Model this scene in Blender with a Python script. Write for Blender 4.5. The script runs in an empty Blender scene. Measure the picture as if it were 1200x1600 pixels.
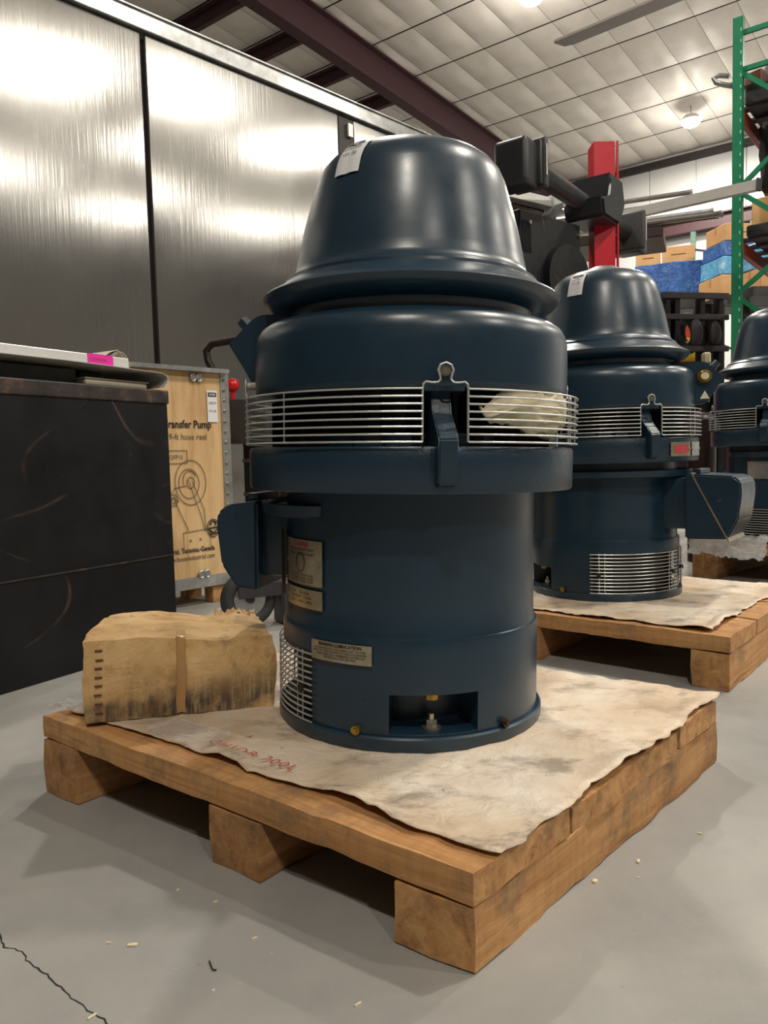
import bpy, bmesh, math, random
from mathutils import Vector, Matrix, noise
random.seed(7)
S = bpy.context.scene
COL = S.collection
PI = math.pi
def R(d): return math.radians(d)

# ------------------------------------------------------------ camera
cam = bpy.data.cameras.new('camera'); co = bpy.data.objects.new('camera', cam); COL.objects.link(co)
cam.sensor_fit = 'VERTICAL'; cam.sensor_height = 36; cam.lens = 27; cam.clip_start = .05; cam.clip_end = 100
PITCH, ROLL, EYE = R(4.0936), R(1.5), .75
fw = Vector((0, math.cos(PITCH), -math.sin(PITCH))); up = Vector((0, math.sin(PITCH), math.cos(PITCH))); rt = Vector((1, 0, 0))
cr, sr = math.cos(ROLL), math.sin(ROLL)
r2 = rt*cr - up*sr; u2 = rt*sr + up*cr
M = Matrix((r2, u2, -fw)).transposed().to_4x4(); M.translation = (0, 0, EYE)
co.matrix_world = M
S.camera = co

# ------------------------------------------------------------ world, exposure, lamps
w = bpy.data.worlds.new('world'); S.world = w; w.use_nodes = True
w.node_tree.nodes['Background'].inputs[0].default_value = (.9, .95, 1, 1)
w.node_tree.nodes['Background'].inputs[1].default_value = .3
S.view_settings.view_transform = 'Standard'; S.view_settings.look = 'None'
S.view_settings.gamma = 1; S.view_settings.use_curve_mapping = False
S.view_settings.exposure = 0.0
LAMP_W = 250.0
# building axes: BX runs away to the right along the rafters, AX to the far left along the purlins
AZ = R(38)
BX = Vector((math.sin(AZ), math.cos(AZ), 0)); AX = Vector((-math.cos(AZ), math.sin(AZ), 0))
WB, ZE, SL = 17.6, 7.05, math.tan(R(3))
def AB(a, b, z=0): return AX*a + BX*b + Vector((0, 0, z))
def ceil_z(b): return ZE + SL*(WB-b)
LAMPS = [(4.51, 15.5), (5.2, 10.35), (-1.5, 14.5), (-.8, 9.5), (4.6, 5.4), (-1.3, 4.8), (-6.0, 10.0), (-6.4, 4.0),
         (-1.6, -2.6), (-7.0, -3.0)]

# ------------------------------------------------------------ materials
MATS = {}
def lin(c): return tuple((x/12.92 if x <= .04045 else ((x+.055)/1.055)**2.4) for x in c)
def srgb(r, g, b): return lin((r/255, g/255, b/255))
class NT:
    def __init__(s, name):
        s.m = bpy.data.materials.new(name); s.m.use_nodes = True; s.t = s.m.node_tree
        s.p = s.t.nodes['Principled BSDF']; s.tc = s.n('ShaderNodeTexCoord')
    def n(s, t, **kw):
        o = s.t.nodes.new(t)
        for k, v in kw.items(): setattr(o, k, v)
        return o
    def l(s, a, b): s.t.links.new(a, b)
    def mapping(s, scale=(1, 1, 1), src='Object', loc=(0, 0, 0)):
        mp = s.n('ShaderNodeMapping'); mp.inputs['Scale'].default_value = scale; mp.inputs['Location'].default_value = loc
        s.l(s.tc.outputs[src], mp.inputs[0]); return mp.outputs[0]
    def noise(s, scale=5, detail=4, rough=.6, vec=None, dist=0):
        o = s.n('ShaderNodeTexNoise'); o.inputs['Scale'].default_value = scale; o.inputs['Detail'].default_value = detail
        o.inputs['Roughness'].default_value = rough; o.inputs['Distortion'].default_value = dist
        s.l(vec if vec else s.mapping(), o.inputs['Vector']); return o.outputs['Fac']
    def ramp(s, fac, pts):
        o = s.n('ShaderNodeValToRGB'); e = o.color_ramp.elements
        while len(e) < len(pts): e.new(.5)
        for i, (p, c) in enumerate(pts): e[i].position = p; e[i].color = tuple(c) + (1,) if len(c) == 3 else c
        s.l(fac, o.inputs[0]); return o.outputs[0]
    def mix(s, fac, a, b):
        o = s.n('ShaderNodeMix', data_type='RGBA')
        if isinstance(fac, (int, float)): o.inputs[0].default_value = fac
        else: s.l(fac, o.inputs[0])
        for v, i in ((a, 6), (b, 7)):
            if isinstance(v, tuple): o.inputs[i].default_value = v + (1,)
            else: s.l(v, o.inputs[i])
        return o.outputs[2]
    def bump(s, h, strength=.3, dist=.01):
        o = s.n('ShaderNodeBump'); o.inputs['Strength'].default_value = strength; o.inputs['Distance'].default_value = dist
        s.l(h, o.inputs['Height']); s.l(o.outputs[0], s.p.inputs['Normal']); return o
    def set(s, **kw):
        for k, v in kw.items():
            k = k.replace('_', ' ')
            if isinstance(v, tuple) and len(v) == 3: v = v + (1,)
            if hasattr(v, 'is_linked') or isinstance(v, bpy.types.NodeSocket): s.l(v, s.p.inputs[k])
            else: s.p.inputs[k].default_value = v
        return s.m
def grey(a): return (a, a, a)
def plain(name, col, rough=.5, metal=0, var=.25, scale=12, bump=.05):
    n = NT(name); f = n.noise(scale, 5)
    c = n.mix(n.ramp(f, [(.35, grey(0)), (.7, grey(1))]), tuple(x*(1-var) for x in col), tuple(min(1, x*(1+var*.5)) for x in col))
    n.set(Base_Color=c, Roughness=rough, Metallic=metal)
    if bump: n.bump(n.noise(scale*6, 3), bump, .002)
    MATS[name] = n.m; return n.m

def build_mats():
    # navy enamel
    n = NT('navy_enamel'); f = n.noise(6, 5, .6)
    c = n.mix(n.ramp(f, [(.3, grey(0)), (.75, grey(1))]), (.008, .027, .048), (.0115, .036, .062))
    n.set(Base_Color=c, Roughness=n.ramp(n.noise(14, 6), [(.3, grey(.27)), (.75, grey(.38))]), Specular_IOR_Level=.55)
    n.bump(n.noise(160, 2), .05, .001); MATS['navy'] = n.m
    # rough cast version
    n = NT('navy_cast'); n.set(Base_Color=(.010, .032, .055), Roughness=.36)
    n.bump(n.noise(70, 4), .25, .004); MATS['navy_cast'] = n.m
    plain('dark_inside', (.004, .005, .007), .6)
    # wood, grain along local X
    def wood(name, a, b, dirt=.5):
        n = NT(name)
        oi = n.n('ShaderNodeObjectInfo')
        mp = n.n('ShaderNodeMapping'); mp.inputs['Scale'].default_value = (1.6, 26, 26); n.l(n.tc.outputs['Object'], mp.inputs[0])
        cm = n.n('ShaderNodeCombineXYZ'); ml = n.n('ShaderNodeMath', operation='MULTIPLY'); ml.inputs[1].default_value = 37
        n.l(oi.outputs['Random'], ml.inputs[0]); n.l(ml.outputs[0], cm.inputs[0]); n.l(ml.outputs[0], cm.inputs[1]); n.l(cm.outputs[0], mp.inputs['Location'])
        g = n.noise(1, 7, .7, mp.outputs[0], .6)
        c1 = n.ramp(g, [(.25, tuple(x*.3 for x in a)), (.42, a), (.62, b), (.8, tuple(x*.55 for x in a))])
        saw = n.noise(1, 4, .6, n.mapping((70, 3, 3)))
        c2 = n.mix(n.ramp(saw, [(.45, grey(0)), (.78, grey(.3))]), c1, tuple(x*.42 for x in a))
        blot = n.ramp(n.noise(6, 8, .75), [(.50, grey(0)), (.70, grey(dirt))])
        c3 = n.mix(blot, c2, (.11, .085, .06))
        n.set(Base_Color=c3, Roughness=.75); n.bump(g, .5, .004); MATS[name] = n.m
    wood('wood', srgb(178, 128, 78), srgb(202, 156, 102), .8)
    wood('wood_dark', srgb(160, 112, 68), srgb(190, 144, 94), .9)
    # sheet on the pallets
    n = NT('dirty_sheet')
    c = n.ramp(n.noise(3.2, 6, .6), [(.3, srgb(176, 150, 122)), (.5, srgb(212, 192, 168)), (.7, srgb(228, 218, 204))])
    stain = n.ramp(n.noise(5.5, 8, .72, n.mapping((1, 1.6, 1), loc=(3.3, 1, 0))), [(.52, grey(0)), (.64, grey(.6))])
    c = n.mix(stain, c, srgb(104, 94, 84))
    speck = n.ramp(n.noise(38, 4, .7), [(.66, grey(0)), (.74, grey(.8))])
    c = n.mix(speck, c, srgb(84, 70, 58))
    n.set(Base_Color=c, Roughness=n.ramp(n.noise(9, 5), [(.4, grey(.32)), (.65, grey(.62))]))
    n.bump(n.noise(16, 8, .65, dist=1.2), .55, .012); MATS['sheet'] = n.m
    n = NT('clear_wrap'); n.set(Base_Color=(.85, .86, .86), Roughness=.1, Alpha=.28, Specular_IOR_Level=.8)
    n.bump(n.noise(22, 7, .7, dist=2), .9, .02); MATS['wrap'] = n.m
    n = NT('bag_wrap'); n.set(Base_Color=(.86, .86, .86), Roughness=.2, Alpha=.6, Specular_IOR_Level=.9)
    n.bump(n.noise(30, 8, .75, dist=2.5), 1.0, .03); MATS['bag_wrap'] = n.m
    n = NT('blue_wrap'); c = n.ramp(n.noise(5, 6, .65, dist=1.5), [(.3, srgb(32, 78, 150)), (.55, srgb(42, 98, 172)), (.72, srgb(84, 140, 200))])
    n.set(Base_Color=c, Roughness=.3); n.bump(n.noise(9, 7, .7, dist=2), .8, .03); MATS['blue_wrap'] = n.m
    n = NT('light_blue_wrap'); c = n.ramp(n.noise(5, 6, .65, dist=1.5), [(.3, srgb(70, 150, 210)), (.55, srgb(100, 178, 222)), (.72, srgb(190, 222, 236))])
    n.set(Base_Color=c, Roughness=.3); n.bump(n.noise(9, 7, .7, dist=2), .8, .03); MATS['light_blue_wrap'] = n.m
    # crushed cardboard with stains
    n = NT('old_cardboard')
    c = n.ramp(n.noise(7, 8, .7), [(.3, srgb(176, 134, 84)), (.46, srgb(216, 176, 118)), (.65, srgb(234, 198, 144))])
    stk = n.noise(1, 6, .7, n.mapping((60, 60, 6)))
    msk = n.noise(6, 3, .5, n.mapping((1, 1, 1.7), loc=(.35, .2, .15)))
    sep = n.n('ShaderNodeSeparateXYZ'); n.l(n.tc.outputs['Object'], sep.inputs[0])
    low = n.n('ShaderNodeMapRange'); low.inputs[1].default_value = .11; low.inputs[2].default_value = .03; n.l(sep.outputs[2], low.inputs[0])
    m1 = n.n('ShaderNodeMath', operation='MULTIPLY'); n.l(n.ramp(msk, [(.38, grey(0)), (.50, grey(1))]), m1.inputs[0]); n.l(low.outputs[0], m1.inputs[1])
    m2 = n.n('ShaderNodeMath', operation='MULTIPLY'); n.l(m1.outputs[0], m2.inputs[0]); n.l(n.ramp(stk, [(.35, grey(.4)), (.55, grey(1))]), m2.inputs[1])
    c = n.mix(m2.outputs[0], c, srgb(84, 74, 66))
    c = n.mix(n.ramp(n.noise(11, 7, .7), [(.52, grey(0)), (.66, grey(.6))]), c, srgb(122, 88, 54))
    n.set(Base_Color=c, Roughness=.62); n.bump(n.noise(11, 9, .72, dist=.6), .8, .014); MATS['old_cardboard'] = n.m
    plain('cardboard', srgb(206, 160, 108), .7, var=.12, scale=4)
    plain('tape', srgb(188, 146, 96), .25, var=.1)
    # concrete
    n = NT('concrete')
    c = n.ramp(n.noise(.9, 8, .62, dist=.4), [(.3, srgb(132, 131, 129)), (.5, srgb(150, 148, 144)), (.7, srgb(168, 165, 159))])
    c = n.mix(n.ramp(n.noise(3.3, 7, .7, n.mapping((1, .6, 1))), [(.5, grey(0)), (.7, grey(.35))]), c, srgb(118, 120, 124))
    c = n.mix(n.ramp(n.noise(60, 4, .7), [(.66, grey(0)), (.75, grey(.5))]), c, srgb(190, 188, 182))
    c = n.mix(n.ramp(n.noise(26, 5, .7, n.mapping(loc=(4, 2, 0))), [(.67, grey(0)), (.74, grey(.55))]), c, srgb(96, 94, 92))
    n.set(Base_Color=c, Roughness=n.ramp(n.noise(5, 6), [(.35, grey(.42)), (.7, grey(.62))]))
    n.bump(n.noise(30, 6, .7), .12, .004); MATS['concrete'] = n.m
    # brushed stainless
    n = NT('stainless')
    sm = n.ramp(n.noise(1.1, 5, .6, n.mapping((1.2, 1.2, .6)), 1.2), [(.3, grey(.20)), (.75, grey(.27))])
    sc = n.ramp(n.noise(3.5, 9, .72, n.mapping((1.6, 1.6, .7), loc=(2, 1, 4)), 2.2), [(.60, grey(0)), (.74, grey(.45))])
    n.set(Base_Color=n.mix(sc, (.36, .355, .34), (.48, .48, .46)), Metallic=.82, Roughness=sm, Anisotropic=.8, Anisotropic_Rotation=0.0)
    tg = n.n('ShaderNodeTangent', direction_type='RADIAL', axis='Z'); n.l(tg.outputs[0], n.p.inputs['Tangent'])
    b1 = n.bump(n.noise(.9, 2, .4), .10, .05)
    b2 = n.n('ShaderNodeBump'); b2.inputs['Strength'].default_value = .35; b2.inputs['Distance'].default_value = .004
    n.l(n.noise(1, 3, .6, n.mapping((90, 90, .8))), b2.inputs['Height']); n.l(b1.outputs[0], b2.inputs['Normal']); n.l(b2.outputs[0], n.p.inputs['Normal']); MATS['stainless'] = n.m
    n = NT('galvanised'); n.set(Base_Color=n.ramp(n.noise(9, 5), [(.3, srgb(150, 152, 152)), (.7, srgb(200, 202, 202))]), Metallic=.85, Roughness=.38)
    n.bump(n.noise(20, 4), .1, .004); MATS['galv'] = n.m
    n = NT('nickel_plate'); n.set(Base_Color=n.ramp(n.noise(14, 4), [(.3, srgb(150, 138, 116)), (.7, srgb(190, 180, 156))]), Metallic=.75, Roughness=.33); MATS['plate'] = n.m
    plain('wire', srgb(196, 200, 198), .35, .55, .1)
    plain('zinc', srgb(180, 176, 160), .3, .9, .2)
    plain('brass', srgb(176, 146, 70), .3, .9, .2)
    plain('dark_bolt', srgb(70, 60, 52), .4, .7, .2)
    plain('foam', srgb(196, 186, 156), .8, var=.15, scale=9, bump=.4)
    # black scratched steel
    n = NT('black_steel')
    c = n.ramp(n.noise(2.5, 7, .7), [(.3, srgb(9, 11, 14)), (.7, srgb(20, 22, 26))])
    for k, (scl, off, w_, d) in enumerate(((.8, 0, .0009, 2), (1.0, 5.3, .0008, 2), (.7, 9.1, .0010, 1))):
        nn = n.noise(scl, d, .4, n.mapping((1, 1, 1.5), loc=(off, off*.7, off*.3)))
        ln = n.ramp(nn, [(.5-w_, grey(0)), (.5, grey(1)), (.5+w_, grey(0))])
        mk = n.ramp(n.noise(2.4, 4, .6, n.mapping(loc=(off+2, 1, off))), [(.54, grey(0)), (.66, grey(.32))])
        mm = n.n('ShaderNodeMath', operation='MULTIPLY'); n.l(ln, mm.inputs[0]); n.l(mk, mm.inputs[1])
        c = n.mix(mm.outputs[0], c, srgb(132, 100, 76))
    sp = n.ramp(n.noise(6, 9, .78, n.mapping((1, 1, .8), loc=(1, 7, 2)), 1.6), [(.64, grey(0)), (.72, grey(.4))])
    c = n.mix(sp, c, srgb(98, 68, 50))
    n.set(Base_Color=c, Roughness=n.ramp(n.noise(6, 6), [(.35, grey(.4)), (.7, grey(.6))]), Specular_IOR_Level=.3); MATS['black_steel'] = n.m
    n = NT('worn_edge'); c = n.ramp(n.noise(8, 7, .7), [(.35, srgb(32, 30, 32)), (.55, srgb(62, 54, 50)), (.72, srgb(134, 98, 78))])
    n.set(Base_Color=c, Roughness=.5, Metallic=.2); MATS['worn_edge'] = n.m
    # plywood
    n = NT('plywood'); c = n.ramp(n.noise(1, 5, .6, n.mapping((14, 14, 1.6)), .4), [(.3, srgb(188, 148, 100)), (.5, srgb(214, 178, 128)), (.7, srgb(222, 190, 142))])
    c = n.mix(n.ramp(n.noise(8, 6, .7, n.mapping((1, 1, .35))), [(.55, grey(0)), (.75, grey(.3))]), c, srgb(130, 100, 70))
    n.set(Base_Color=c, Roughness=.6); MATS['plywood'] = n.m
    plain('ink', srgb(48, 38, 32), .6, bump=0)
    plain('grey_ink', srgb(100, 92, 84), .6, bump=0)
    plain('red_ink', srgb(190, 60, 70), .6, bump=0)
    plain('white_label', srgb(235, 236, 240), .4, var=.03, bump=0)
    plain('pink', srgb(236, 40, 170), .6, var=.05, bump=0)
    plain('white_wall', srgb(226, 228, 228), .45, var=.04, scale=1.5)
    plain('dull_wall', srgb(108, 102, 96), .6, var=.1, scale=.6)
    plain('blanket', srgb(232, 226, 218), .5, var=.07, scale=3, bump=.3)
    plain('maroon', srgb(74, 46, 52), .5, var=.15)
    plain('seam_dark', srgb(54, 46, 46), .6)
    plain('black_plastic', srgb(44, 46, 50), .38, var=.15)
    plain('black_metal', srgb(24, 25, 28), .45, .2, .3)
    plain('charcoal', srgb(58, 58, 60), .5, var=.2)
    plain('rubber', srgb(62, 62, 64), .7, var=.2)
    plain('rack_green', srgb(30, 118, 84), .35, var=.12)
    plain('pale_green', srgb(140, 186, 166), .4, var=.08)
    plain('rack_orange', srgb(176, 66, 40), .4, var=.15)
    plain('red_paint', srgb(190, 22, 40), .3, var=.1)
    plain('red_knob', srgb(208, 28, 40), .2, var=.05, bump=0)
    plain('yellow', srgb(226, 190, 40), .45, var=.2)
    plain('cream', srgb(222, 214, 190), .4, var=.08)
    plain('paper', srgb(200, 192, 178), .6, var=.06)
    plain('silver_sheet', srgb(196, 196, 190), .35, .3, .06)
    plain('white_metal', srgb(222, 222, 220), .35, .2, .06)
    plain('brown_steel', srgb(44, 30, 28), .4, .2, .3)
    plain('fan_grey', srgb(118, 110, 102), .5, .1, .1)
    plain('steel_bar', srgb(150, 146, 144), .3, .8, .15)
    plain('chip_wood', srgb(222, 208, 176), .7, var=.1)
    plain('rust', srgb(98, 62, 44), .6)
    n = NT('lamp_lens'); n.set(Base_Color=(1, .97, .9), Emission_Color=(1, .93, .80), Emission_Strength=22.0); MATS['lamp'] = n.m
build_mats()

# ------------------------------------------------------------ object helpers
def obj(name, mesh, mat=None, parent=None, smooth=False, loc=None, rot=None, label=None):
    if isinstance(mesh, bmesh.types.BMesh):
        me = bpy.data.meshes.new(name)
        bmesh.ops.recalc_face_normals(mesh, faces=mesh.faces)
        mesh.to_mesh(me); mesh.free(); mesh = me
        if mat: me.materials.append(MATS[mat] if isinstance(mat, str) else mat)
        if smooth:
            for p in me.polygons: p.use_smooth = True
            if smooth != 'all': 
                try: me.set_sharp_from_angle(angle=R(38))
                except Exception: pass
    o = bpy.data.objects.new(name, mesh); COL.objects.link(o)
    if parent: o.parent = parent
    if loc is not None: o.location = loc
    if rot is not None: o.rotation_euler = rot
    if label: o['label'] = label
    return o
def tag(o, label, cat, group=None):
    o['label'] = label; o['category'] = cat
    if group: o['group'] = group
    return o
def empty(name, loc, rz=0, label=None, cat=None, group=None):
    o = bpy.data.objects.new(name, None); COL.objects.link(o); o.location = loc; o.rotation_euler = (0, 0, rz)
    o.empty_display_size = .1
    if label: tag(o, label, cat, group)
    return o
def struct(name, mesh, mat, **k):
    o = obj(name, mesh, mat, **k); o['kind'] = 'structure'; return o
def B(): return bmesh.new()
def box(bm, c, s, rz=0, bev=0, M=None, seg=1):
    r = bmesh.ops.create_cube(bm, size=1)
    T = Matrix.Translation(c) @ Matrix.Rotation(rz, 4, 'Z') @ Matrix.Diagonal((s[0], s[1], s[2], 1))
    if M is not None: T = M @ T
    bmesh.ops.transform(bm, matrix=T, verts=r['verts'])
    if bev:
        es = list({e for v in r['verts'] for e in v.link_edges})
        bmesh.ops.bevel(bm, geom=es, offset=bev, segments=seg, affect='EDGES', profile=.6)
    return bm
def bx(c, s, rz=0, bev=0, seg=1): return box(B(), c, s, rz, bev, seg=seg)
def cyl(bm, p0, p1, r, r1=None, seg=16, cap=True):
    p0 = Vector(p0); p1 = Vector(p1); d = p1-p0
    q = Vector((0, 0, 1)).rotation_difference(d.normalized()).to_matrix().to_4x4()
    res = bmesh.ops.create_cone(bm, cap_ends=cap, segments=seg, radius1=r, radius2=r if r1 is None else r1, depth=d.length)
    bmesh.ops.transform(bm, matrix=Matrix.Translation((p0+p1)/2) @ q, verts=res['verts']); return bm
def tube(bm, pts, r, seg=6, closed=False):
    pts = [Vector(p) for p in pts]; n = len(pts); rings = []
    prev = None
    for i, p in enumerate(pts):
        a = pts[(i-1) % n] if (i > 0 or closed) else p; b = pts[(i+1) % n] if (i < n-1 or closed) else p
        t = (b-a).normalized()
        if prev is None:
            ref = Vector((0, 0, 1)) if abs(t.z) < .9 else Vector((1, 0, 0))
            u = t.cross(ref).normalized()
        else:
            u = (prev - t*prev.dot(t)).normalized()
        prev = u; v = t.cross(u)
        rings.append([bm.verts.new(p + (u*math.cos(2*PI*k/seg) + v*math.sin(2*PI*k/seg))*r) for k in range(seg)])
    for i in range(n if closed else n-1):
        A, C = rings[i], rings[(i+1) % n]
        for k in range(seg): bm.faces.new((A[k], A[(k+1) % seg], C[(k+1) % seg], C[k]))
    if not closed: bm.faces.new(rings[0][::-1]); bm.faces.new(rings[-1])
    return bm
def lathe(prof, a0=0, a1=360, seg=96, skip=None):
    """prof: list of (r,z). angle measured to the right from the front (-Y)."""
    bm = B(); full = abs(a1-a0) >= 360; n = seg if full else seg+1
    cols = []
    for i in range(n):
        a = R(a0 + (a1-a0)*i/seg)
        cols.append([bm.verts.new((r*math.sin(a), -r*math.cos(a), z)) for r, z in prof])
    for i in range(seg):
        A, C = cols[i], cols[(i+1) % n]
        am = a0 + (a1-a0)*(i+.5)/seg
        for j in range(len(prof)-1):
            if skip and skip(am, (prof[j][1]+prof[j+1][1])/2): continue
            try: bm.faces.new((A[j], C[j], C[j+1], A[j+1]))
            except ValueError: pass
    bmesh.ops.remove_doubles(bm, verts=bm.verts, dist=1e-5)
    return bm
def prism(pts, y0, y1, axis='Y', bm=None, M=None):
    """polygon pts (u,v) extruded; axis Y -> (u, y, v); X -> (y, u, v); Z -> (u, v, y)"""
    bm = bm or B()
    def P(u, v, y): 
        p = Vector({'Y': (u, y, v), 'X': (y, u, v), 'Z': (u, v, y)}[axis])
        return (M @ p) if M is not None else p
    a = [bm.verts.new(P(u, v, y0)) for u, v in pts]; b = [bm.verts.new(P(u, v, y1)) for u, v in pts]
    bm.faces.new(a); bm.faces.new(b[::-1])
    for i in range(len(pts)): j = (i+1) % len(pts); bm.faces.new((a[i], b[i], b[j], a[j]))
    return bm
def P(a, r, z):
    a = R(a); return Vector((r*math.sin(a), -r*math.cos(a), z))
def text_mesh(s, size, align='LEFT', bold=False, spacing=1.0):
    cu = bpy.data.curves.new('t', 'FONT'); cu.body = s; cu.size = size; cu.align_x = align; cu.resolution_u = 2
    cu.space_character = spacing
    if bold: cu.offset = size*.022
    o = bpy.data.objects.new('t', cu); COL.objects.link(o)
    dg = bpy.context.evaluated_depsgraph_get(); me = bpy.data.meshes.new_from_object(o.evaluated_get(dg))
    bpy.data.objects.remove(o); 
    return me
def text(name, s, size, fn, mat, parent, align='LEFT', bold=False, spacing=1.0, ox=0, oy=0, sub=False):
    """fn(u,v) -> Vector; u right, v up in metres"""
    me = text_mesh(s, size, align, bold, spacing)
    me.materials.clear(); me.materials.append(MATS[mat]); me.name = name
    if sub:
        bm = B(); bm.from_mesh(me); bmesh.ops.triangulate(bm, faces=bm.faces); bm.to_mesh(me); bm.free()
    for v in me.vertices: v.co = fn(v.co.x+ox, v.co.y+oy)
    return obj(name, me, None, parent)
def patch(fn, w, h, nu=8, nv=8, thick=.001, round_=0):
    bm = B(); g = [[bm.verts.new(fn(-w/2+w*i/nu, -h/2+h*j/nv)) for j in range(nv+1)] for i in range(nu+1)]
    for i in range(nu):
        for j in range(nv): bm.faces.new((g[i][j], g[i+1][j], g[i+1][j+1], g[i][j+1]))
    if thick:
        bm.normal_update(); bmesh.ops.solidify(bm, geom=bm.faces, thickness=-thick)
    return bm
def nz(p, s=1., seed=0.): return noise.noise(Vector((p[0]*s+seed, p[1]*s+seed*1.7, p[2]*s-seed)))
def roughen(bm, amp, scale=8, seed=0., cuts=0, zlim=None):
    if cuts: bmesh.ops.subdivide_edges(bm, edges=bm.edges, cuts=cuts, use_grid_fill=True)
    for v in bm.verts:
        v.co += Vector((nz(v.co, scale, seed), nz(v.co, scale, seed+9), nz(v.co, scale, seed+21)))*amp
    return bm
def copy_tree(o, parent=None):
    c = o.copy(); COL.objects.link(c)
    if parent: c.parent = parent
    for ch in list(o.children): copy_tree(ch, c)
    return c
#--STRUCTURE
# ------------------------------------------------------------ setting
ga = math.atan2(AX.y, AX.x)                       # local X = AX, local Y = -BX
TB = Matrix((( AX.x, BX.x, 0), (AX.y, BX.y, 0), (0, 0, 1))).to_4x4()   # (a, b, z) -> world
def Mab(bm): bmesh.ops.transform(bm, matrix=TB, verts=bm.verts); return bm
A0, A1, B0, B1 = -14.0, 14.0, -11.0, WB
bm = B(); box(bm, (0, (B0+B1)/2, -.1), (28, B1-B0, .2)); floor = struct('floor', Mab(bm), 'concrete')
# crack in the slab near the lower left corner
bm = B(); pts = []
c0, c1 = Vector((-.66, 1.20, 0)), Vector((-.36, .955, 0))
N = 46
for i in range(N+1):
    t = i/N; p = c0.lerp(c1, t); nrm = Vector((.245, .3, 0)).normalized()
    off = nz((t*9, 0, 0), 1, 3)*.012 + nz((t*40, 0, 0), 1, 8)*.004
    wd = .0007 + .0016*abs(nz((t*22, 5, 0), 1, 1))
    q = p + nrm*off; pts.append((bm.verts.new(q+nrm*wd+Vector((0, 0, .0006))), bm.verts.new(q-nrm*wd+Vector((0, 0, .0006)))))
for i in range(N): bm.faces.new((pts[i][0], pts[i+1][0], pts[i+1][1], pts[i][1]))
obj('floor_crack', bm, 'dark_inside', floor)
# walls
bm = B(); box(bm, (0, WB+.1, 4), (28.4, .2, 8.2)); wall_back = struct('wall_back', Mab(bm), 'white_wall')
bm = B(); box(bm, (A1+.1, (B0+B1)/2, 4.2), (.2, B1-B0, 8.6)); struct('wall_left', Mab(bm), 'dull_wall')
bm = B(); box(bm, (A0-.1, (B0+B1)/2, 4.2), (.2, B1-B0, 8.6)); struct('wall_right', Mab(bm), 'dull_wall')
bm = B(); box(bm, (0, B0-.1, 4.6), (28.4, .2, 9.4)); struct('wall_front', Mab(bm), 'dull_wall')
# liner panels on the visible part of the back wall
bm = B(); box(bm, (0, 0, 0), (.985, .03, 5.3), bev=.01); pm = bpy.data.meshes.new('wall_panel'); Mab(bm).to_mesh(pm); bm.free(); pm.materials.append(MATS['white_wall'])
bm = B(); box(bm, (0, 0, 0), (.985, .03, 1.28), bev=.01); pm2 = bpy.data.meshes.new('wall_panel'); Mab(bm).to_mesh(pm2); bm.free(); pm2.materials.append(MATS['white_wall'])
for i in range(12):
    obj('wall_panel', pm, None, wall_back, loc=AB(-2.5+i, WB-.02, 2.65))
    obj('wall_panel', pm2, None, wall_back, loc=AB(-2.5+i, WB-.02, 6.3))
bm = B(); box(bm, (3.5, WB-.14, 5.50), (13, .25, .24)); box(bm, (3.5, WB-.2, 5.64), (13, .3, .03)); struct('trim_1', Mab(bm), 'maroon')
bm = B(); box(bm, (3.5, WB-.08, ceil_z(WB)-.06), (13, .14, .14)); struct('trim_2', Mab(bm), 'seam_dark')
# ceiling deck + quilted insulation panels
bm = B()
z0, z1 = ceil_z(B0)+.12, ceil_z(WB)+.12
vs = [bm.verts.new(Vector(p)) for p in [(A0-.2, B0, z0), (A1+.2, B0, z0), (A1+.2, B1, z1), (A0-.2, B1, z1), (A0-.2, B0, z0+.1), (A1+.2, B0, z0+.1), (A1+.2, B1, z1+.1), (A0-.2, B1, z1+.1)]]
for f in [(0, 1, 2, 3), (7, 6, 5, 4), (0, 4, 5, 1), (1, 5, 6, 2), (2, 6, 7, 3), (3, 7, 4, 0)]: bm.faces.new([vs[i] for i in f])
ceiling = struct('ceiling', Mab(bm), 'seam_dark')
DB, DA = 1.2, .605
BLINE0 = WB - 16*DB            # rows of panels
def panel_mesh(seed, left=False):
    bm = B(); nu, nv = 6, 8; W, L = DA-.006, DB-.030
    g = []
    for i in range(nu+1):
        for j in range(nv+1):
            u, v = i/nu, j/nv
            sag = (math.sin(PI*u)**.6 * math.sin(PI*v)**.6)*(.05+.03*nz((u*3, v*3, 0), 1, seed)) if 0 < i < nu and 0 < j < nv else 0
            g.append(bm.verts.new((-W/2+W*u, -L/2+L*v, -sag - SL*L*(v-.5))))
    for i in range(nu):
        for j in range(nv):
            a = i*(nv+1)+j; bm.faces.new((g[a], g[a+nv+1], g[a+nv+2], g[a+1]))
    Mab(bm); me = bpy.data.meshes.new('ceiling_panel'); bmesh.ops.recalc_face_normals(bm, faces=bm.faces); bm.to_mesh(me); bm.free()
    for p in me.polygons: p.use_smooth = True
    me.materials.append(MATS['blanket']); return me
pms = [panel_mesh(s*3.1) for s in range(5)]
def in_view(p, m=.04):
    d = p - Vector((0, 0, EYE)); z = d.dot(fw)
    if z < .5: return False
    x, y = d.dot(r2)/z, d.dot(u2)/z
    return abs(x) < .5+m and abs(y) < .6667+m
cells = []; rest = B()
for jb in range(24):
    b = WB - (jb+.5)*DB
    if b < B0: break
    for ia in range(-23, 23):
        a = 8.2 + (ia+.5)*DA - .9
        p = AB(a, b, ceil_z(b)+.1)
        (cells if in_view(p, .06) else [(None, None)]).append((p, (jb, ia)))
        if not in_view(p, .06):
            q = [(a-DA/2, b-DB/2), (a+DA/2, b-DB/2), (a+DA/2, b+DB/2), (a-DA/2, b+DB/2)]
            rest.faces.new([rest.verts.new(AB(x, y, ceil_z(y)+.09)) for x, y in q])
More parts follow.
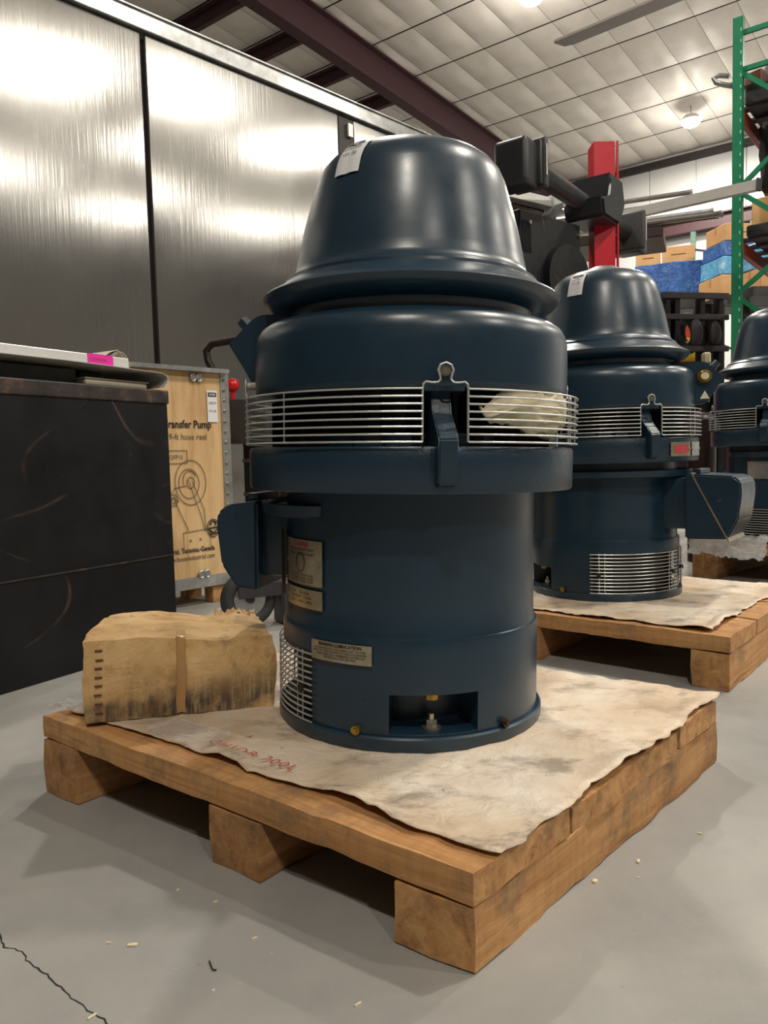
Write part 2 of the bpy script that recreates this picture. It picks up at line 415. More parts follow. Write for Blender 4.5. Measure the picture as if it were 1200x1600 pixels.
cells.sort(key=lambda c: c[0].length)
for k, (p, (jb, ia)) in enumerate(cells[:300]): obj('ceiling_panel', pms[(jb*7+ia*3) % 5], None, ceiling, loc=p)
for (p, (jb, ia)) in cells[300:]:
    me = pms[(jb*7+ia*3) % 5]; vs = [rest.verts.new(v.co+p) for v in me.vertices]
    for f in me.polygons: rest.faces.new([vs[i] for i in f.vertices])
o = obj('ceiling_panel', rest, 'blanket', ceiling); o['kind'] = 'stuff'
# rafter and purlins
def ibeam_ab(a, b0, b1, depth, wf, name):
    bm = B()
    for (da, dz0, dz1) in ((0, -depth, 0),):
        pass
    def slab(a0_, a1_, zt, zb):
        q = [(a0_, b0, ceil_z(b0)), (a1_, b0, ceil_z(b0)), (a1_, b1, ceil_z(b1)), (a0_, b1, ceil_z(b1))]
        t = [bm.verts.new((x, y, z+zt)) for x, y, z in q]; u = [bm.verts.new((x, y, z+zb)) for x, y, z in q]
        bm.faces.new(t); bm.faces.new(u[::-1])
        for i in range(4): j = (i+1) % 4; bm.faces.new((t[i], u[i], u[j], t[j]))
    slab(a-wf/2, a+wf/2, .04, .02); slab(a-wf/2, a+wf/2, -depth+.02, -depth); slab(a-.012, a+.012, .02, -depth+.02)
    return struct(name, Mab(bm), 'maroon')
ibeam_ab(8.15, 1, WB, .50, .22, 'roof_beam')
for i in range(5, 12):
    b = WB - i*DB if True else 0
    bm = B(); zc = ceil_z(b)
    box(bm, (11.1, b, zc-.09), (5.9, .02, .2)); box(bm, (11.1, b+.04, zc-.19), (5.9, .09, .02)); box(bm, (11.1, b-.04, zc+.0), (5.9, .09, .02))
    struct('roof_purlin', Mab(bm), 'maroon')
# lamps
def lamp(i, a, b):
    z = ceil_z(b)-.25
    t = empty('high_bay_lamp', AB(a, b, z), 0)
    seen = i in (0, 1)
    if i == 0: tag(t, 'glowing round high bay lamp hanging below the quilted ceiling, left of the green rack post', 'lamp', 'high bay lamps')
    elif i == 1: tag(t, 'round high bay lamp at the upper edge behind the fan blade', 'lamp', 'high bay lamps')
    else: tag(t, 'high bay lamp of the ceiling outside the view', 'lamp', 'high bay lamps')
    bm = B(); cyl(bm, (0, 0, .02), (0, 0, .12), .2, .12, 24); obj('housing', bm, 'white_metal', t)
    obj('lens', lathe([(.0001, -.10), (.07, -.09), (.13, -.06), (.165, -.02), (.175, .02)], seg=24), 'lamp', t, smooth=True)
    bm = B(); cyl(bm, (0, 0, .12), (0, 0, .3), .012, seg=8); obj('hanger', bm, 'zinc', t)
    L = bpy.data.lights.new('lamp_light', 'AREA'); L.shape = 'DISK'; L.size = .34; L.energy = LAMP_W; L.color = (1, .93, .82)
    lo = bpy.data.objects.new('lamp_light', L); COL.objects.link(lo); lo.location = AB(a, b, z-.12)
    G = bpy.data.lights.new('lens_glow', 'POINT'); G.shadow_soft_size = .17; G.energy = 42; G.color = (1, .93, .82)
    go = bpy.data.objects.new('lens_glow', G); COL.objects.link(go); go.location = AB(a, b, z-.30)
for i, (a, b) in enumerate(LAMPS): lamp(i, a, b)

#--OBJECTS
# ------------------------------------------------------------ pallets
def board(name, p0, L, T, h, parent, mat='wood', seed=0., amp=.004, inset=0):
    """board from corner p0, long vector L, short vector T, thickness h (downwards from p0.z)"""
    L = Vector(L); T = Vector(T); c = Vector(p0) + L/2 + T/2 - Vector((0, 0, h/2))
    x = L.normalized(); z = Vector((0, 0, 1)); 
    z = x.cross(Vector(T)).normalized()
    if z.z < 0: z = -z
    bm = B(); nx = max(4, int(L.length/.03)); ny = max(2, int(T.length/.05))
    # build skewed box as grid shell
    def pos(i, j, k): return (L*(i/nx-.5) + T*(j/ny-.5) + Vector((0, 0, h*(k/2-.5))))
    V = {}
    for i in range(nx+1):
        for j in range(ny+1):
            for k in range(3):
                if 0 < i < nx and 0 < j < ny and k == 1: continue
                q = pos(i, j, k); e = amp*(1.0 if k == 2 or k == 0 else .6)
                qq = q + c
                q = q + Vector((nz(qq, 9, seed), nz(qq, 9, seed+5), nz(qq, 14, seed+8)*.8))*e + Vector((nz(qq, 40, seed), nz(qq, 40, seed+5), nz(qq, 50, seed+8)))*e*.35
                if k in (0, 2) and (j in (0, ny)): q += T.normalized()*(.0015 if j == 0 else -.0015)
                V[i, j, k] = q
    Mr = Matrix((x, z.cross(x), z)).transposed(); Mi = Mr.inverted()
    V = {k: bm.verts.new(Mi @ v) for k, v in V.items()}
    for i in range(nx):
        for j in range(ny):
            for k in (0, 2): bm.faces.new((V[i, j, k], V[i+1, j, k], V[i+1, j+1, k], V[i, j+1, k]))
        for k in (0, 1):
            for j in (0, ny): bm.faces.new((V[i, j, k], V[i+1, j, k], V[i+1, j, k+1], V[i, j, k+1]))
    for j in range(ny):
        for k in (0, 1):
            for i in (0, nx): bm.faces.new((V[i, j, k], V[i, j+1, k], V[i, j+1, k+1], V[i, j, k+1]))
    o = obj(name, bm, mat, parent, smooth=True); 
    o.matrix_local = Matrix.Translation(c) @ Mr.to_4x4()
    return o
def pallet(label, near, L, Rv, zt, boards, strs, th=.05, seed=0., gap=.011, sheetpad=None):
    """near: floor corner, L: left vector, Rv: right vector (z component = deck rise)"""
    t = empty('wooden_pallet', near, 0, label, 'pallet')
    n0 = Vector((0, 0, zt))
    for i, (b0, b1, dz) in enumerate(boards):
        board('deck_board', n0 + Rv*b0 + Vector((0, 0, dz)), L, Rv*(b1-b0) - Rv.normalized()*gap, th, t, 'wood', seed+i*3.3)
    for i, (a0, a1) in enumerate(strs):
        top = zt + L.z*(a0+a1)/2 - th - .004
        Rf = Vector((Rv.x, Rv.y, 0))
        # stringer rests on the floor; height follows the deck
        board('stringer', Vector((L.x*a0, L.y*a0, top)), Rf, Vector((L.x, L.y, 0))*(a1-a0), top-.002, t, 'wood_dark' if i else 'wood', seed+20+i*5, .008)
    return t
L1 = Vector((-.909, .668, .028)); R1 = Vector((.668, .735, .001))
N1 = Vector((.114, 1.055, 0))
pallet('wooden pallet in front, carrying the nearest blue motor and the crushed box', N1, L1, R1, .153,
       [(0, .29, 0), (.29, .765, -.009), (.765, 1.0, 0)], [(0, .125), (.385, .50), (.885, 1.0)], seed=1.)
L2 = Vector((-.80, .69, 0)); R2 = Vector((.66, .80, 0)); N2 = Vector((1.05, 2.315, 0))
pallet('wooden pallet behind the front one, under the second blue motor', N2, L2, R2, .171,
       [(0, .30, 0), (.30, .62, 0), (.62, 1.0, 0)], [(0, .115), (.62, .73), (.88, 1.0)], seed=40.)
L3 = Vector((-.86, .93, 0)); R3 = Vector((.80, .76, 0)); N3 = Vector((2.67, 3.56, 0))
pallet('wooden pallet at the right edge under the farthest motor', N3, L3, R3, .215,
       [(0, .3, 0), (.3, .65, 0), (.65, 1.0, 0)], [(0, .12), (.44, .56), (.88, 1.0)], seed=70., th=.06)

def sheet(name, near, L, Rv, zt, a0, a1, b0, b1, label, seed, mat='sheet', curl=.0, inst=None):
    bm = B(); nu, nv = 64, 64; g = {}
    def edge(s, t): return nz((s*6, t*6, seed), 1, seed)*.018 + nz((s*25, t*25, seed), 1, seed+4)*.008 
    for i in range(nu+1):
        for j in range(nv+1):
            u, v = i/nu, j/nv
            aa = a0+(a1-a0)*u; bb = b0+(b1-b0)*v
            # uneven outline
            aa += edge(0, v)*(1-u) + edge(3, v)*u; bb += edge(u, 7)*(1-v) + edge(u, 11)*v
            p = near + L*aa + Rv*bb; rim = min(u, 1-u, v, 1-v)
            z = zt + .0045 + .0035*abs(nz(p, 14, seed)) + .002*nz(p, 40, seed)
            if rim < .03: z += .006*abs(nz(p, 30, seed+2))
            if curl and rim < .04: z += curl*max(0, nz(p, 5, seed+6))
            g[i, j] = bm.verts.new(Vector((p.x, p.y, p.z+z)) - near)
    for i in range(nu):
        for j in range(nv): bm.faces.new((g[i, j], g[i+1, j], g[i+1, j+1], g[i, j+1]))
    bm.normal_update(); bmesh.ops.solidify(bm, geom=bm.faces, thickness=.0015)
    o = obj(name, bm, mat, None, smooth='all', loc=near); tag(o, label, 'sheet'); return o
sh1 = sheet('packing_sheet', N1, L1, R1, .153, -.004, .985, .055, .995, 'dirty whitish packing sheet with red writing lying on the front pallet', 2., curl=.03)
sheet('packing_sheet', N2, L2, R2, .171, .06, .97, .03, .99, 'crumpled whitish packing sheet spread on the second pallet', 6., curl=.03)
sheet('packing_sheet', N3, L3, R3, .215, .03, .97, .05, .97, 'pale packing sheet on the pallet at the right edge', 11., curl=.03)
# red handwriting near the front edge of the first sheet
def on_deck(u, v, q=(-.29, .30)):
    # text runs along -L direction
    x = -L1.normalized(); y = R1.normalized(); p = L1*.60 + R1*.088 + x*u + y*v
    return Vector((p.x, p.y, p.z+.153+.0135))
text('handwriting', 'CHIOB 700L', .034, on_deck, 'red_ink', sh1, spacing=1.35)
def puddle(near, pts, z, label, name='torn_plastic', mat='wrap', seed=0., amp=.02, cat='plastic film', n=10):
    cx = sum(p[0] for p in pts)/len(pts); cy = sum(p[1] for p in pts)/len(pts)
    bm = B(); cv = bm.verts.new((0, 0, amp)); rings = []
    for k in range(1, 5):
        f = k/4; row = []
        m = len(pts)*4
        for i in range(m):
            a, t = divmod(i, 4); p = Vector(pts[a]).lerp(Vector(pts[(a+1) % len(pts)]), t/4)
            q = Vector((cx+(p.x-cx)*f, cy+(p.y-cy)*f, 0)); zz = z if len(p) < 3 else 0
            jit = 1+.12*nz((q.x*30, q.y*30, seed), 1, seed) if k == 4 else 1
            row.append(bm.verts.new(((q.x-cx)*jit, (q.y-cy)*jit, .006+amp*abs(nz((q.x*24, q.y*24, seed), 1, seed)) + (p.z*f if len(p) > 2 else 0))))
        rings.append(row)
    m = len(rings[0])
    for i in range(m): bm.faces.new((cv, rings[0][i], rings[0][(i+1) % m]))
    for r in range(3):
        for i in range(m): bm.faces.new((rings[r][i], rings[r+1][i], rings[r+1][(i+1) % m], rings[r][(i+1) % m]))
    o = obj(name, bm, mat, None, smooth='all', loc=(cx, cy, z)); return tag(o, label, cat)

# ------------------------------------------------------------ motor
DOME = [(.340, .982), (.343, .989), (.338, .994), (.315, 1.006), (.300, 1.017), (.293, 1.022), (.292, 1.028), (.283, 1.034), (.273, 1.041), (.268, 1.052), (.263, 1.075), (.258, 1.10), (.249, 1.145), (.239, 1.185),
        (.228, 1.222), (.218, 1.255), (.207, 1.285), (.190, 1.313), (.168, 1.334), (.138, 1.348), (.10, 1.357), (.05, 1.361), (.0001, 1.362)]
def dome_arc():
    pts = DOME[6:]; s = [0]
    for i in range(1, len(pts)): s.append(s[-1] + math.hypot(pts[i][0]-pts[i-1][0], pts[i][1]-pts[i-1][1]))
    return pts, s
DP, DS = dome_arc()
def dome_at(s, off=.0):
    for i in range(1, len(DS)):
        if s <= DS[i] or i == len(DS)-1:
            t = (s-DS[i-1])/(DS[i]-DS[i-1]); a, b = DP[i-1], DP[i]
            dr, dz = b[0]-a[0], b[1]-a[1]; l = math.hypot(dr, dz)
            return a[0]+dr*t + dz/l*off, a[1]+dz*t - dr/l*off
def motor(loc, rot, tilt, label, conduit, ring_half, oil_az, tagtext, tag_az, plates, sc=.962, foam=False, zs=1.0):
    t = empty('electric_motor', loc, 0, label, 'electric motor')
    t.rotation_euler = (Matrix.Rotation(tilt, 4, 'Y') @ Matrix.Rotation(rot, 4, 'Z')).to_euler(); t.scale = (sc, sc, sc*zs)
    def L(name, prof, mat='navy', **k):
        return obj(name, lathe(prof, **k), mat, t, smooth=True)
    # base flange and base band with the openings for the hold-down studs
    L('base_flange', [(.20, 0), (.312, 0), (.314, .004), (.314, .027), (.310, .031), (.302, .031)])
    op = lambda a, z: any(abs(((a-c+180) % 360)-180) < 19.5 for c in (0, 90)) and .034 < z < .122
    vt = lambda a, z: any(abs(((a-c+180) % 360)-180) < 37 for c in (180, -90)) and .04 < z < .185
    base = L('base_housing', [(.303, .028), (.303, .036), (.303, .060), (.303, .120), (.303, .135), (.303, .15), (.303, .184), (.303, .228), (.301, .236), (.296, .238)], seg=120,
             skip=lambda a, z: op(a, z) or vt(a, z))
    for c in (0, 90):
        bm = B(); n = 12
        # recess walls
        za, zb = .036, .120; rin = .215
        for i in range(n):
            a, b = c-19.5+39*i/n, c-19.5+39*(i+1)/n
            for z in (za, zb): bm.faces.new([bm.verts.new(q) for q in (P(a, .303, z), P(b, .303, z), P(b, rin, z), P(a, rin, z))])
            bm.faces.new([bm.verts.new(q) for q in (P(a, rin, za), P(b, rin, za), P(b, rin, zb), P(a, rin, zb))])
        for s in (-19.5, 19.5): bm.faces.new([bm.verts.new(q) for q in (P(c+s, .303, za), P(c+s, rin, za), P(c+s, rin, zb), P(c+s, .303, zb))])
        obj('stud_recess', bm, 'navy_cast', t)
        bm = B(); x = P(c, .262, 0)
        cyl(bm, x+Vector((0, 0, .036)), x+Vector((0, 0, .040)), .021, seg=20); cyl(bm, x+Vector((0, 0, .040)), x+Vector((0, 0, .055)), .0125, seg=6); cyl(bm, x+Vector((0, 0, .055)), x+Vector((0, 0, .068)), .007, seg=10)
        obj('hold_down_bolt', bm, 'zinc', t, label='zinc nut and stud in the base recess')
        bm = B(); x = P(c-.5, .275, 0); cyl(bm, x+Vector((0, 0, .104)), x+Vector((0, 0, .12)), .014, seg=6); obj('hanging_bolt', bm, 'brass', t)
    for c, r0 in ((180, 0), (-90, 0)):
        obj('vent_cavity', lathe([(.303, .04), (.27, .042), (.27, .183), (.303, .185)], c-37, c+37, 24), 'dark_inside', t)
        g = empty('vent_grille', (0, 0, 0)); g.parent = t
        bpy.data.objects.remove(g)
        g = obj('vent_grille', tube(B(), [P(c-31, .308, .03), P(c-31, .308, .19)], .0019), 'wire', t)
        for a in (-27, 27, 31): obj('grille_bar', tube(B(), [P(c+a, .308, .03), P(c+a, .308, .19)], .0019), 'wire', g)
        for k in range(12):
            z = .034 + k*.0139
            obj('grille_wire', tube(B(), [P(c-37.5+75*i/14, .3115, z) for i in range(15)], .0021), 'wire', g)
        for a in (-30, 30):
            bm = B(); cyl(bm, P(c+a*1.04, .300, .105), P(c+a*1.04, .318, .105), .0085, seg=12); obj('grille_screw', bm, 'dark_bolt', t)
    for a, m in ((-31, 'brass'), (31, 'dark_bolt'), (121, 'brass')):
        bm = B(); cyl(bm, P(a, .300, .040), P(a, .315, .040), .010, seg=12); cyl(bm, P(a, .315, .040), P(a, .319, .040), .006, seg=8); obj('flange_bolt', bm, m, t)
    # body
    L('body', [(.297, .236), (.294, .245), (.293, .30), (.292, .56), (.292, .66)], seg=96)
    # deflector ring, swells towards the conduit box
    bm = B(); prev = None; n = 60
    for i in range(n+1):
        d = -ring_half + 2*ring_half*i/n; a = conduit + d; f = max(0, math.cos(R(d*90/ring_half)))**.45
        rr = .291 + .062*f
        ring = [bm.verts.new(P(a, r, z)) for r, z in ((.288, .488), (rr-.01, .486), (rr, .492), (rr+.002, .515), (rr-.004, .517), (rr-.008, .500), (.288, .498))]
        if prev:
            for k in range(7): bm.faces.new((prev[k], ring[k], ring[(k+1) % 7], prev[(k+1) % 7]))
        else: bm.faces.new(ring)
        prev = ring
    bm.faces.new(prev[::-1]); obj('deflector_ring', bm, 'navy', t, smooth=True)
    # skirt
    L('skirt', [(.285, .555), (.36, .548), (.374, .549), (.377, .553), (.3775, .60), (.3775, .628), (.374, .633), (.365, .634), (.345, .634), (.335, .62), (.30, .618)], 'navy_cast', seg=96)
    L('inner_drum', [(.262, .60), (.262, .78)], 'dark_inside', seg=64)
    bm = B()
    for k in range(30):
        a = k*12; bm.faces.new([bm.verts.new(q) for q in (P(a, .262, .635), P(a+5, .325, .635), P(a+5, .325, .735), P(a, .262, .735))])
    o = obj('fan_vanes', bm, 'black_metal', t); o['kind'] = 'stuff'
    # upper drum
    L('upper_drum', [(.262, .745), (.345, .742), (.358, .744), (.362, .749), (.3625, .76), (.362, .84), (.361, .875), (.357, .895), (.348, .912), (.333, .924), (.313, .930), (.28, .932)], seg=96)
    L('neck', [(.278, .93), (.276, .944), (.283, .958), (.30, .965)], seg=96)
    # bell with flange
    L('bell', [(.278, .956), (.300, .958), (.325, .968), (.336, .976)] + DOME, seg=112)
    # arms + guard wires
    for c in (0, 90, 180, 270):
        Mz = Matrix.Rotation(R(c), 4, 'Z')
        pr = [(.27, .742), (.338, .742), (.345, .70), (.350, .690), (.405, .655), (.414, .645), (.416, .578), (.409, .568), (.37, .560), (.27, .60)]
        bm = prism([(-r, z) for r, z in pr], -.0195, .0195, 'X', M=Mz)
        es = [e for e in bm.edges]; bmesh.ops.bevel(bm, geom=es, offset=.003, segments=2, affect='EDGES')
        if c in (0, 180):
            obj('support_arm', roughen(bm, .0012, 40, c), 'navy_cast', t, smooth=True)
            bm = B(); box(bm, (0, -.345, .742), (.085, .03, .012), M=Mz); obj('arm_pad', bm, 'navy_cast', t)
        else: bm.free()
        bm = B(); cyl(bm, P(c, .355, .777), P(c, .380, .777), .0115, seg=16); cyl(bm, P(c, .380, .777), P(c, .384, .777), .007, seg=8)
        obj('guard_bolt', bm, 'zinc', t)
        rw = .3835; g = .0021; w_ = 6.6
        # loop wire around the bolt and down the bracket sides
        lp = [P(c-w_, rw, .641), P(c-w_, rw, .738), P(c-w_+.2, rw, .748), P(c-w_+1.0, rw, .753), P(c-3.6, rw, .751), P(c-2.2, rw, .752), P(c-1.5, rw, .758), P(c-1.7, rw, .766), P(c-2.2, rw, .778), P(c-1.6, rw, .789), P(c, rw, .794)]
        lp = lp + [P(c+(c-math.degrees(math.atan2(q.x, -q.y)) if False else 0), 0, 0) for q in []]
        mir = []
        for q in lp[:-1][::-1]:
            a = math.degrees(math.atan2(q.x, -q.y)); d = ((a-c+180) % 360)-180; mir.append(P(c-d, rw, q.z))
        guard = obj('wire_guard', tube(B(), lp+mir, g+.0002), 'wire', t)
        for k in range(8):
            z = .641 + k*.0139
            a0_, a1_ = c+w_, c+90-w_
            obj('guard_wire', tube(B(), [P(a0_+(a1_-a0_)*i/20, rw+.0025, z) for i in range(21)], g), 'wire', guard)
        for a in ((52, 63) if c == 0 else (38,)): obj('guard_stay', tube(B(), [P(c+a, rw-.002, .641), P(c+a, rw-.002, .738)], g*.9), 'wire', guard)
    # oil reservoir housing on the drum
    Mo = Matrix.Rotation(R(oil_az), 4, 'Z')
    if 'nearest' in label: Mo = Mo @ Matrix.Translation((0, .042, .014))
    pr = [(.27, .952), (.385, .949), (.405, .938), (.462, .880), (.405, .775), (.40, .765), (.27, .765)]
    bm = prism([(-r, z) for r, z in pr], -.085, .085, 'X', M=Mo)
    bmesh.ops.bevel(bm, geom=list(bm.edges), offset=.004, segments=2, affect='EDGES')
    oh = obj('oil_housing', bm, 'navy', t, smooth=True)
    bm = B(); q0 = Mo @ Vector((0, -.425, .918)); q1 = Mo @ Vector((0, -.442, .936)); cyl(bm, q0, q1, .019, seg=16); cyl(bm, q1, q1+(q1-q0)*.9, .0155, seg=6); obj('filler_plug', bm, 'navy_cast', oh)
    bm = B(); q0 = Mo @ Vector((.085, -.385, .885)); q1 = Mo @ Vector((.105, -.385, .885)); q0b = Mo @ Vector((-.085, -.385, .885)); q1b = Mo @ Vector((-.105, -.385, .885))
    if True:
        cyl(bm, q0b, q1b, .030, seg=8); cyl(bm, q1b, q1b+(q1b-q0b)*.25, .025, .022, seg=20)
        sg = obj('sight_glass', bm, 'brass', oh, label='brass oil sight nut')
        bm = B(); cyl(bm, q1b+(q1b-q0b)*.26, q1b+(q1b-q0b)*.3, .016, seg=20); obj('sight_window', bm, 'cream', oh)
        bm = B()
        tri = [(-.435, .77), (-.485+.02, .77), (-.45, .81)]
        vs = [bm.verts.new(Mo @ Vector((-.0865, y, z))) for y, z in ((-.37, .785), (-.408, .785), (-.389, .822))]; bm.faces.new(vs)
        obj('warning_label', bm, 'cream', oh)
        if 'middle' in label:
            bm = B(); box(bm, (0, 0, 0), (.05, .03, .045), bev=.006, M=Mo @ Matrix.Translation((-.03, -.405, .965))); obj('breather_cap', bm, 'foam', oh)
    bm = B(); c0_ = Mo @ Vector((0, -.395, .79)); cyl(bm, c0_, Mo @ Vector((0, -.425, .785)), .010, seg=8); obj('drain_plug', bm, 'zinc', oh)
    # conduit box
    r0, r1, zz0, zz1, hw = CB[label_key(label)]
    Mc = Matrix.Rotation(R(conduit), 4, 'Z')
    bm = B(); box(bm, (0, -(.27+r0)/2, (zz0+zz1)/2+.01), (hw*1.5, r0-.27+.02, (zz1-zz0)*.80), bev=.01, M=Mc, seg=2); obj('conduit_neck', bm, 'navy', t, smooth=True)
    pr = [(r0, zz0), (r0, zz1), (r1-.03, zz1-.01), (r1-.004, zz1-.03), (r1, (zz0+zz1)/2+.05), (r1-.012, (zz0+zz1)/2-.05), (r1-.05, zz0+.004)]
    bm = prism([(-r, z) for r, z in pr], -hw, hw, 'X', M=Mc)
    bmesh.ops.bevel(bm, geom=list(bm.edges), offset=.007, segments=3, affect='EDGES')
    cbx = obj('conduit_box', bm, 'navy', t, smooth=True)
    # parting flange of the cover, running down the side on a slant, with a top lug
    bm = prism([(-(r0+.02), zz1+.004), (-(r0+.027), zz1+.004), (-(r1-.04), zz0-.004), (-(r1-.047), zz0-.004)], -hw-.003, hw+.003, 'X', M=Mc)
    if 'middle' in label: obj('cover_seam', bm, 'plate', cbx)
    else: bm.free()
    bm = B(); box(bm, (0, -(r0+.03), zz1+.008), (hw*1.2, .03, .02), bev=.005, M=Mc, seg=2); obj('cover_lug', bm, 'navy', cbx)
    if 'middle' in label:
        for s, x in (('H', -.0), ):
            fn = lambda u, v: Mc @ Vector((-hw-.0035, -(r1-.085)-u*1, (zz0+zz1)/2+.02+v))
            text('cover_mark', '60', .016, fn, 'grey_ink', cbx)
    # name plates
    for (az, wdeg, z0_, z1_, rr, kind, mat) in plates:
        hh = z1_-z0_; zc = (z0_+z1_)/2; wd = R(wdeg)*rr
        fn = lambda u, v, o=.003: P(az+math.degrees(u/rr), rr+o, zc+v)
        bm = patch(lambda u, v: fn(u, v, .0035), wd, hh, 12, 2, .0025)
        pl = obj('name_plate', bm, mat, t, smooth=True, label={'seal': 'nickel plate with an oval seal and lines of print', 'lube': 'small plate headed BEARING LUBRICATION', 'data': 'plate with rows of small print', 'strip': 'dark bent metal strip plate', 'red': 'plate with red print', 'blank': 'plain silver plate'}[kind])
        tf = lambda u, v: fn(u, v, .0068)
        if kind == 'seal':
            text('plate_print', 'UL LISTED', .014, tf, 'red_ink', pl, 'CENTER', True, ox=0, oy=hh*.36)
            for k in range(2): text('plate_print', 'VERTICAL HOLLOW SHAFT', .0085, tf, 'ink', pl, 'CENTER', oy=hh*(.26-.1*k))
            bm = B()
            tube(bm, [P(az+math.degrees(.017*math.cos(q)/rr), rr+.0068, zc+.0+.022*math.sin(q)) for q in [2*PI*k/20 for k in range(20)]], .0009, 4, True)
            obj('plate_seal', bm, 'ink', pl)
            for k in range(3): text('plate_print', 'TYPE  FRAME  DESIGN  CLASS', .0072, tf, 'ink', pl, 'CENTER', oy=-hh*(.30+.07*k))
        elif kind == 'lube':
            text('plate_print', 'BEARING LUBRICATION', .0098, tf, 'ink', pl, 'CENTER', True, oy=hh*.28)
            for k, s in enumerate(('IN OPERATION ADD LUBRICANT TO THE', 'MOTOR ACCORDING TO THE FOLLOWING', 'TABLE AND RECOMMENDED SCHEDULE', 'SEE MANUAL FOR DETAILS')):
                text('plate_print', s, .0066, tf, 'ink', pl, 'CENTER', oy=hh*(.10-.15*k))
        elif kind == 'data':
            for k, s in enumerate(('HP        NO LOAD', 'UP THRUST    DOWN', 'BRG    LOWER   UPPER')):
                text('plate_print', s, .0085, tf, 'ink', pl, 'CENTER', oy=hh*(.22-.24*k))
        elif kind == 'red':
            obj('plate_print', patch(lambda u, v: fn(u, v, .0068), wd*.7, hh*.55, 8, 1, 0), 'red_ink', pl)
        if kind != 'strip':
            for s in (-1, 1):
                bm = B(); q = az+s*wdeg*.46; cyl(bm, P(q, rr, zc), P(q, rr+.009, zc), .0035, seg=8); obj('plate_rivet', bm, 'zinc', pl)
    # inventory label stuck on the bell
    if tagtext:
        s0 = tag_az[1]
        def tf(u, v, off=.0022):
            r, z = dome_at(s0+v, off); return P(tag_az[0]+math.degrees(u/max(r, .1)) , r, z)
        lb = obj('stock_label', patch(lambda u, v: tf(u, v, .002+.002*abs(math.sin(u*90))), .066, .110, 10, 16, .0004), 'white_label', t, smooth=True, label='white paper label stuck on the bell')
        tt = lambda u, v: tf(u, v, .0062)
        obj('label_header', patch(lambda u, v: tt(u, v+.040), .05, .013, 8, 2, 0), 'ink', lb)
        text('label_print', tagtext, .019, tt, 'ink', lb, 'CENTER', oy=.012, sub=True)
        text('label_print', 'UM (8)', .013, tt, 'ink', lb, 'CENTER', oy=-.008, sub=True)
    def walk(o):
        for c in o.children:
            if c.type == 'MESH':
                for v in c.data.vertices: v.co.z = zmap(v.co.z)
            walk(c)
    walk(t)
    return t
ZM = [(0, 0), (.236, .230), (.555, .537), (.641, .631), (.738, .731), (.93, .899), (.982, .951), (1.055, 1.027), (1.185, 1.150), (1.262, 1.229), (1.36, 1.300)]
def zmap(z):
    for (a, b), (c, d) in zip(ZM, ZM[1:]):
        if z <= c: return b+(z-a)*(d-b)/(c-a)
    return z-.04
CB = {'near': (.345, .452, .295, .515, .115), 'mid': (.37, .575, .245, .50, .125), 'far': (.36, .50, .27, .53, .12)}
def label_key(l): return 'near' if 'nearest' in l else 'mid' if 'middle' in l else 'far'
M1 = motor((.048, 1.768, .169), R(8), R(1.5), 'nearest large dark blue vertical motor with bell-shaped cap, beside the crushed box', -112, 62, -108, '22050', (-47, .272),
      [(-63, 29, .335, .437, .2935, 'seal', 'plate'), (-63, 29, .283, .326, .2935, 'data', 'plate'), (-85, 13, .30, .45, .30, 'strip', 'dark_bolt'), (-38.5, 28, .180, .222, .304, 'lube', 'plate')])
M2 = motor((.915, 3.18, .176), R(-169), R(0), 'middle dark blue vertical motor with brass sight nut, between the other two motors', -138, 125, -112, '22051', (124, .258),
      [(202, 18, .568, .616, .378, 'red', 'plate'), (220, 14, .568, .616, .378, 'blank', 'galv')], zs=1.035)
M3 = motor((2.31, 4.45, .222), R(140), R(0), 'farthest dark blue vertical motor, cut off by the right edge', -122, 110, -112, None, None,
      [(-190, 24, .36, .46, .294, 'blank', 'galv'), (-164, 24, .36, .46, .294, 'blank', 'galv')], sc=1.01)
# crumpled packing inside the guard of the near motor
bm = B(); bmesh.ops.create_icosphere(bm, subdivisions=4, radius=1)
for v in bm.verts:
    a = 43 + v.co.x*30; rr = .345 + v.co.y*.024; z = .69 + v.co.z*.05
    q = P(a, rr, z); v.co = q + q.normalized()*(nz(q, 26, 3)*.014+abs(nz(q, 48, 5))*.012) + Vector((0, 0, nz(q, 22, 9)*.03+abs(nz(q, 60, 2))*.01))
    v.co.z = max(.64, min(.742, v.co.z))
    rad = math.hypot(v.co.x, v.co.y)
    if rad > .377: v.co.x *= .377/rad; v.co.y *= .377/rad
o = obj('crumpled_cloth', bm, 'foam', None, smooth=True); o.matrix_world = Matrix.Translation(M1.location) @ M1.rotation_euler.to_matrix().to_4x4() @ Matrix.Scale(.962, 4)
tag(o, 'crumpled beige packing cloth stuffed behind the wire guard of the nearest motor', 'cloth')

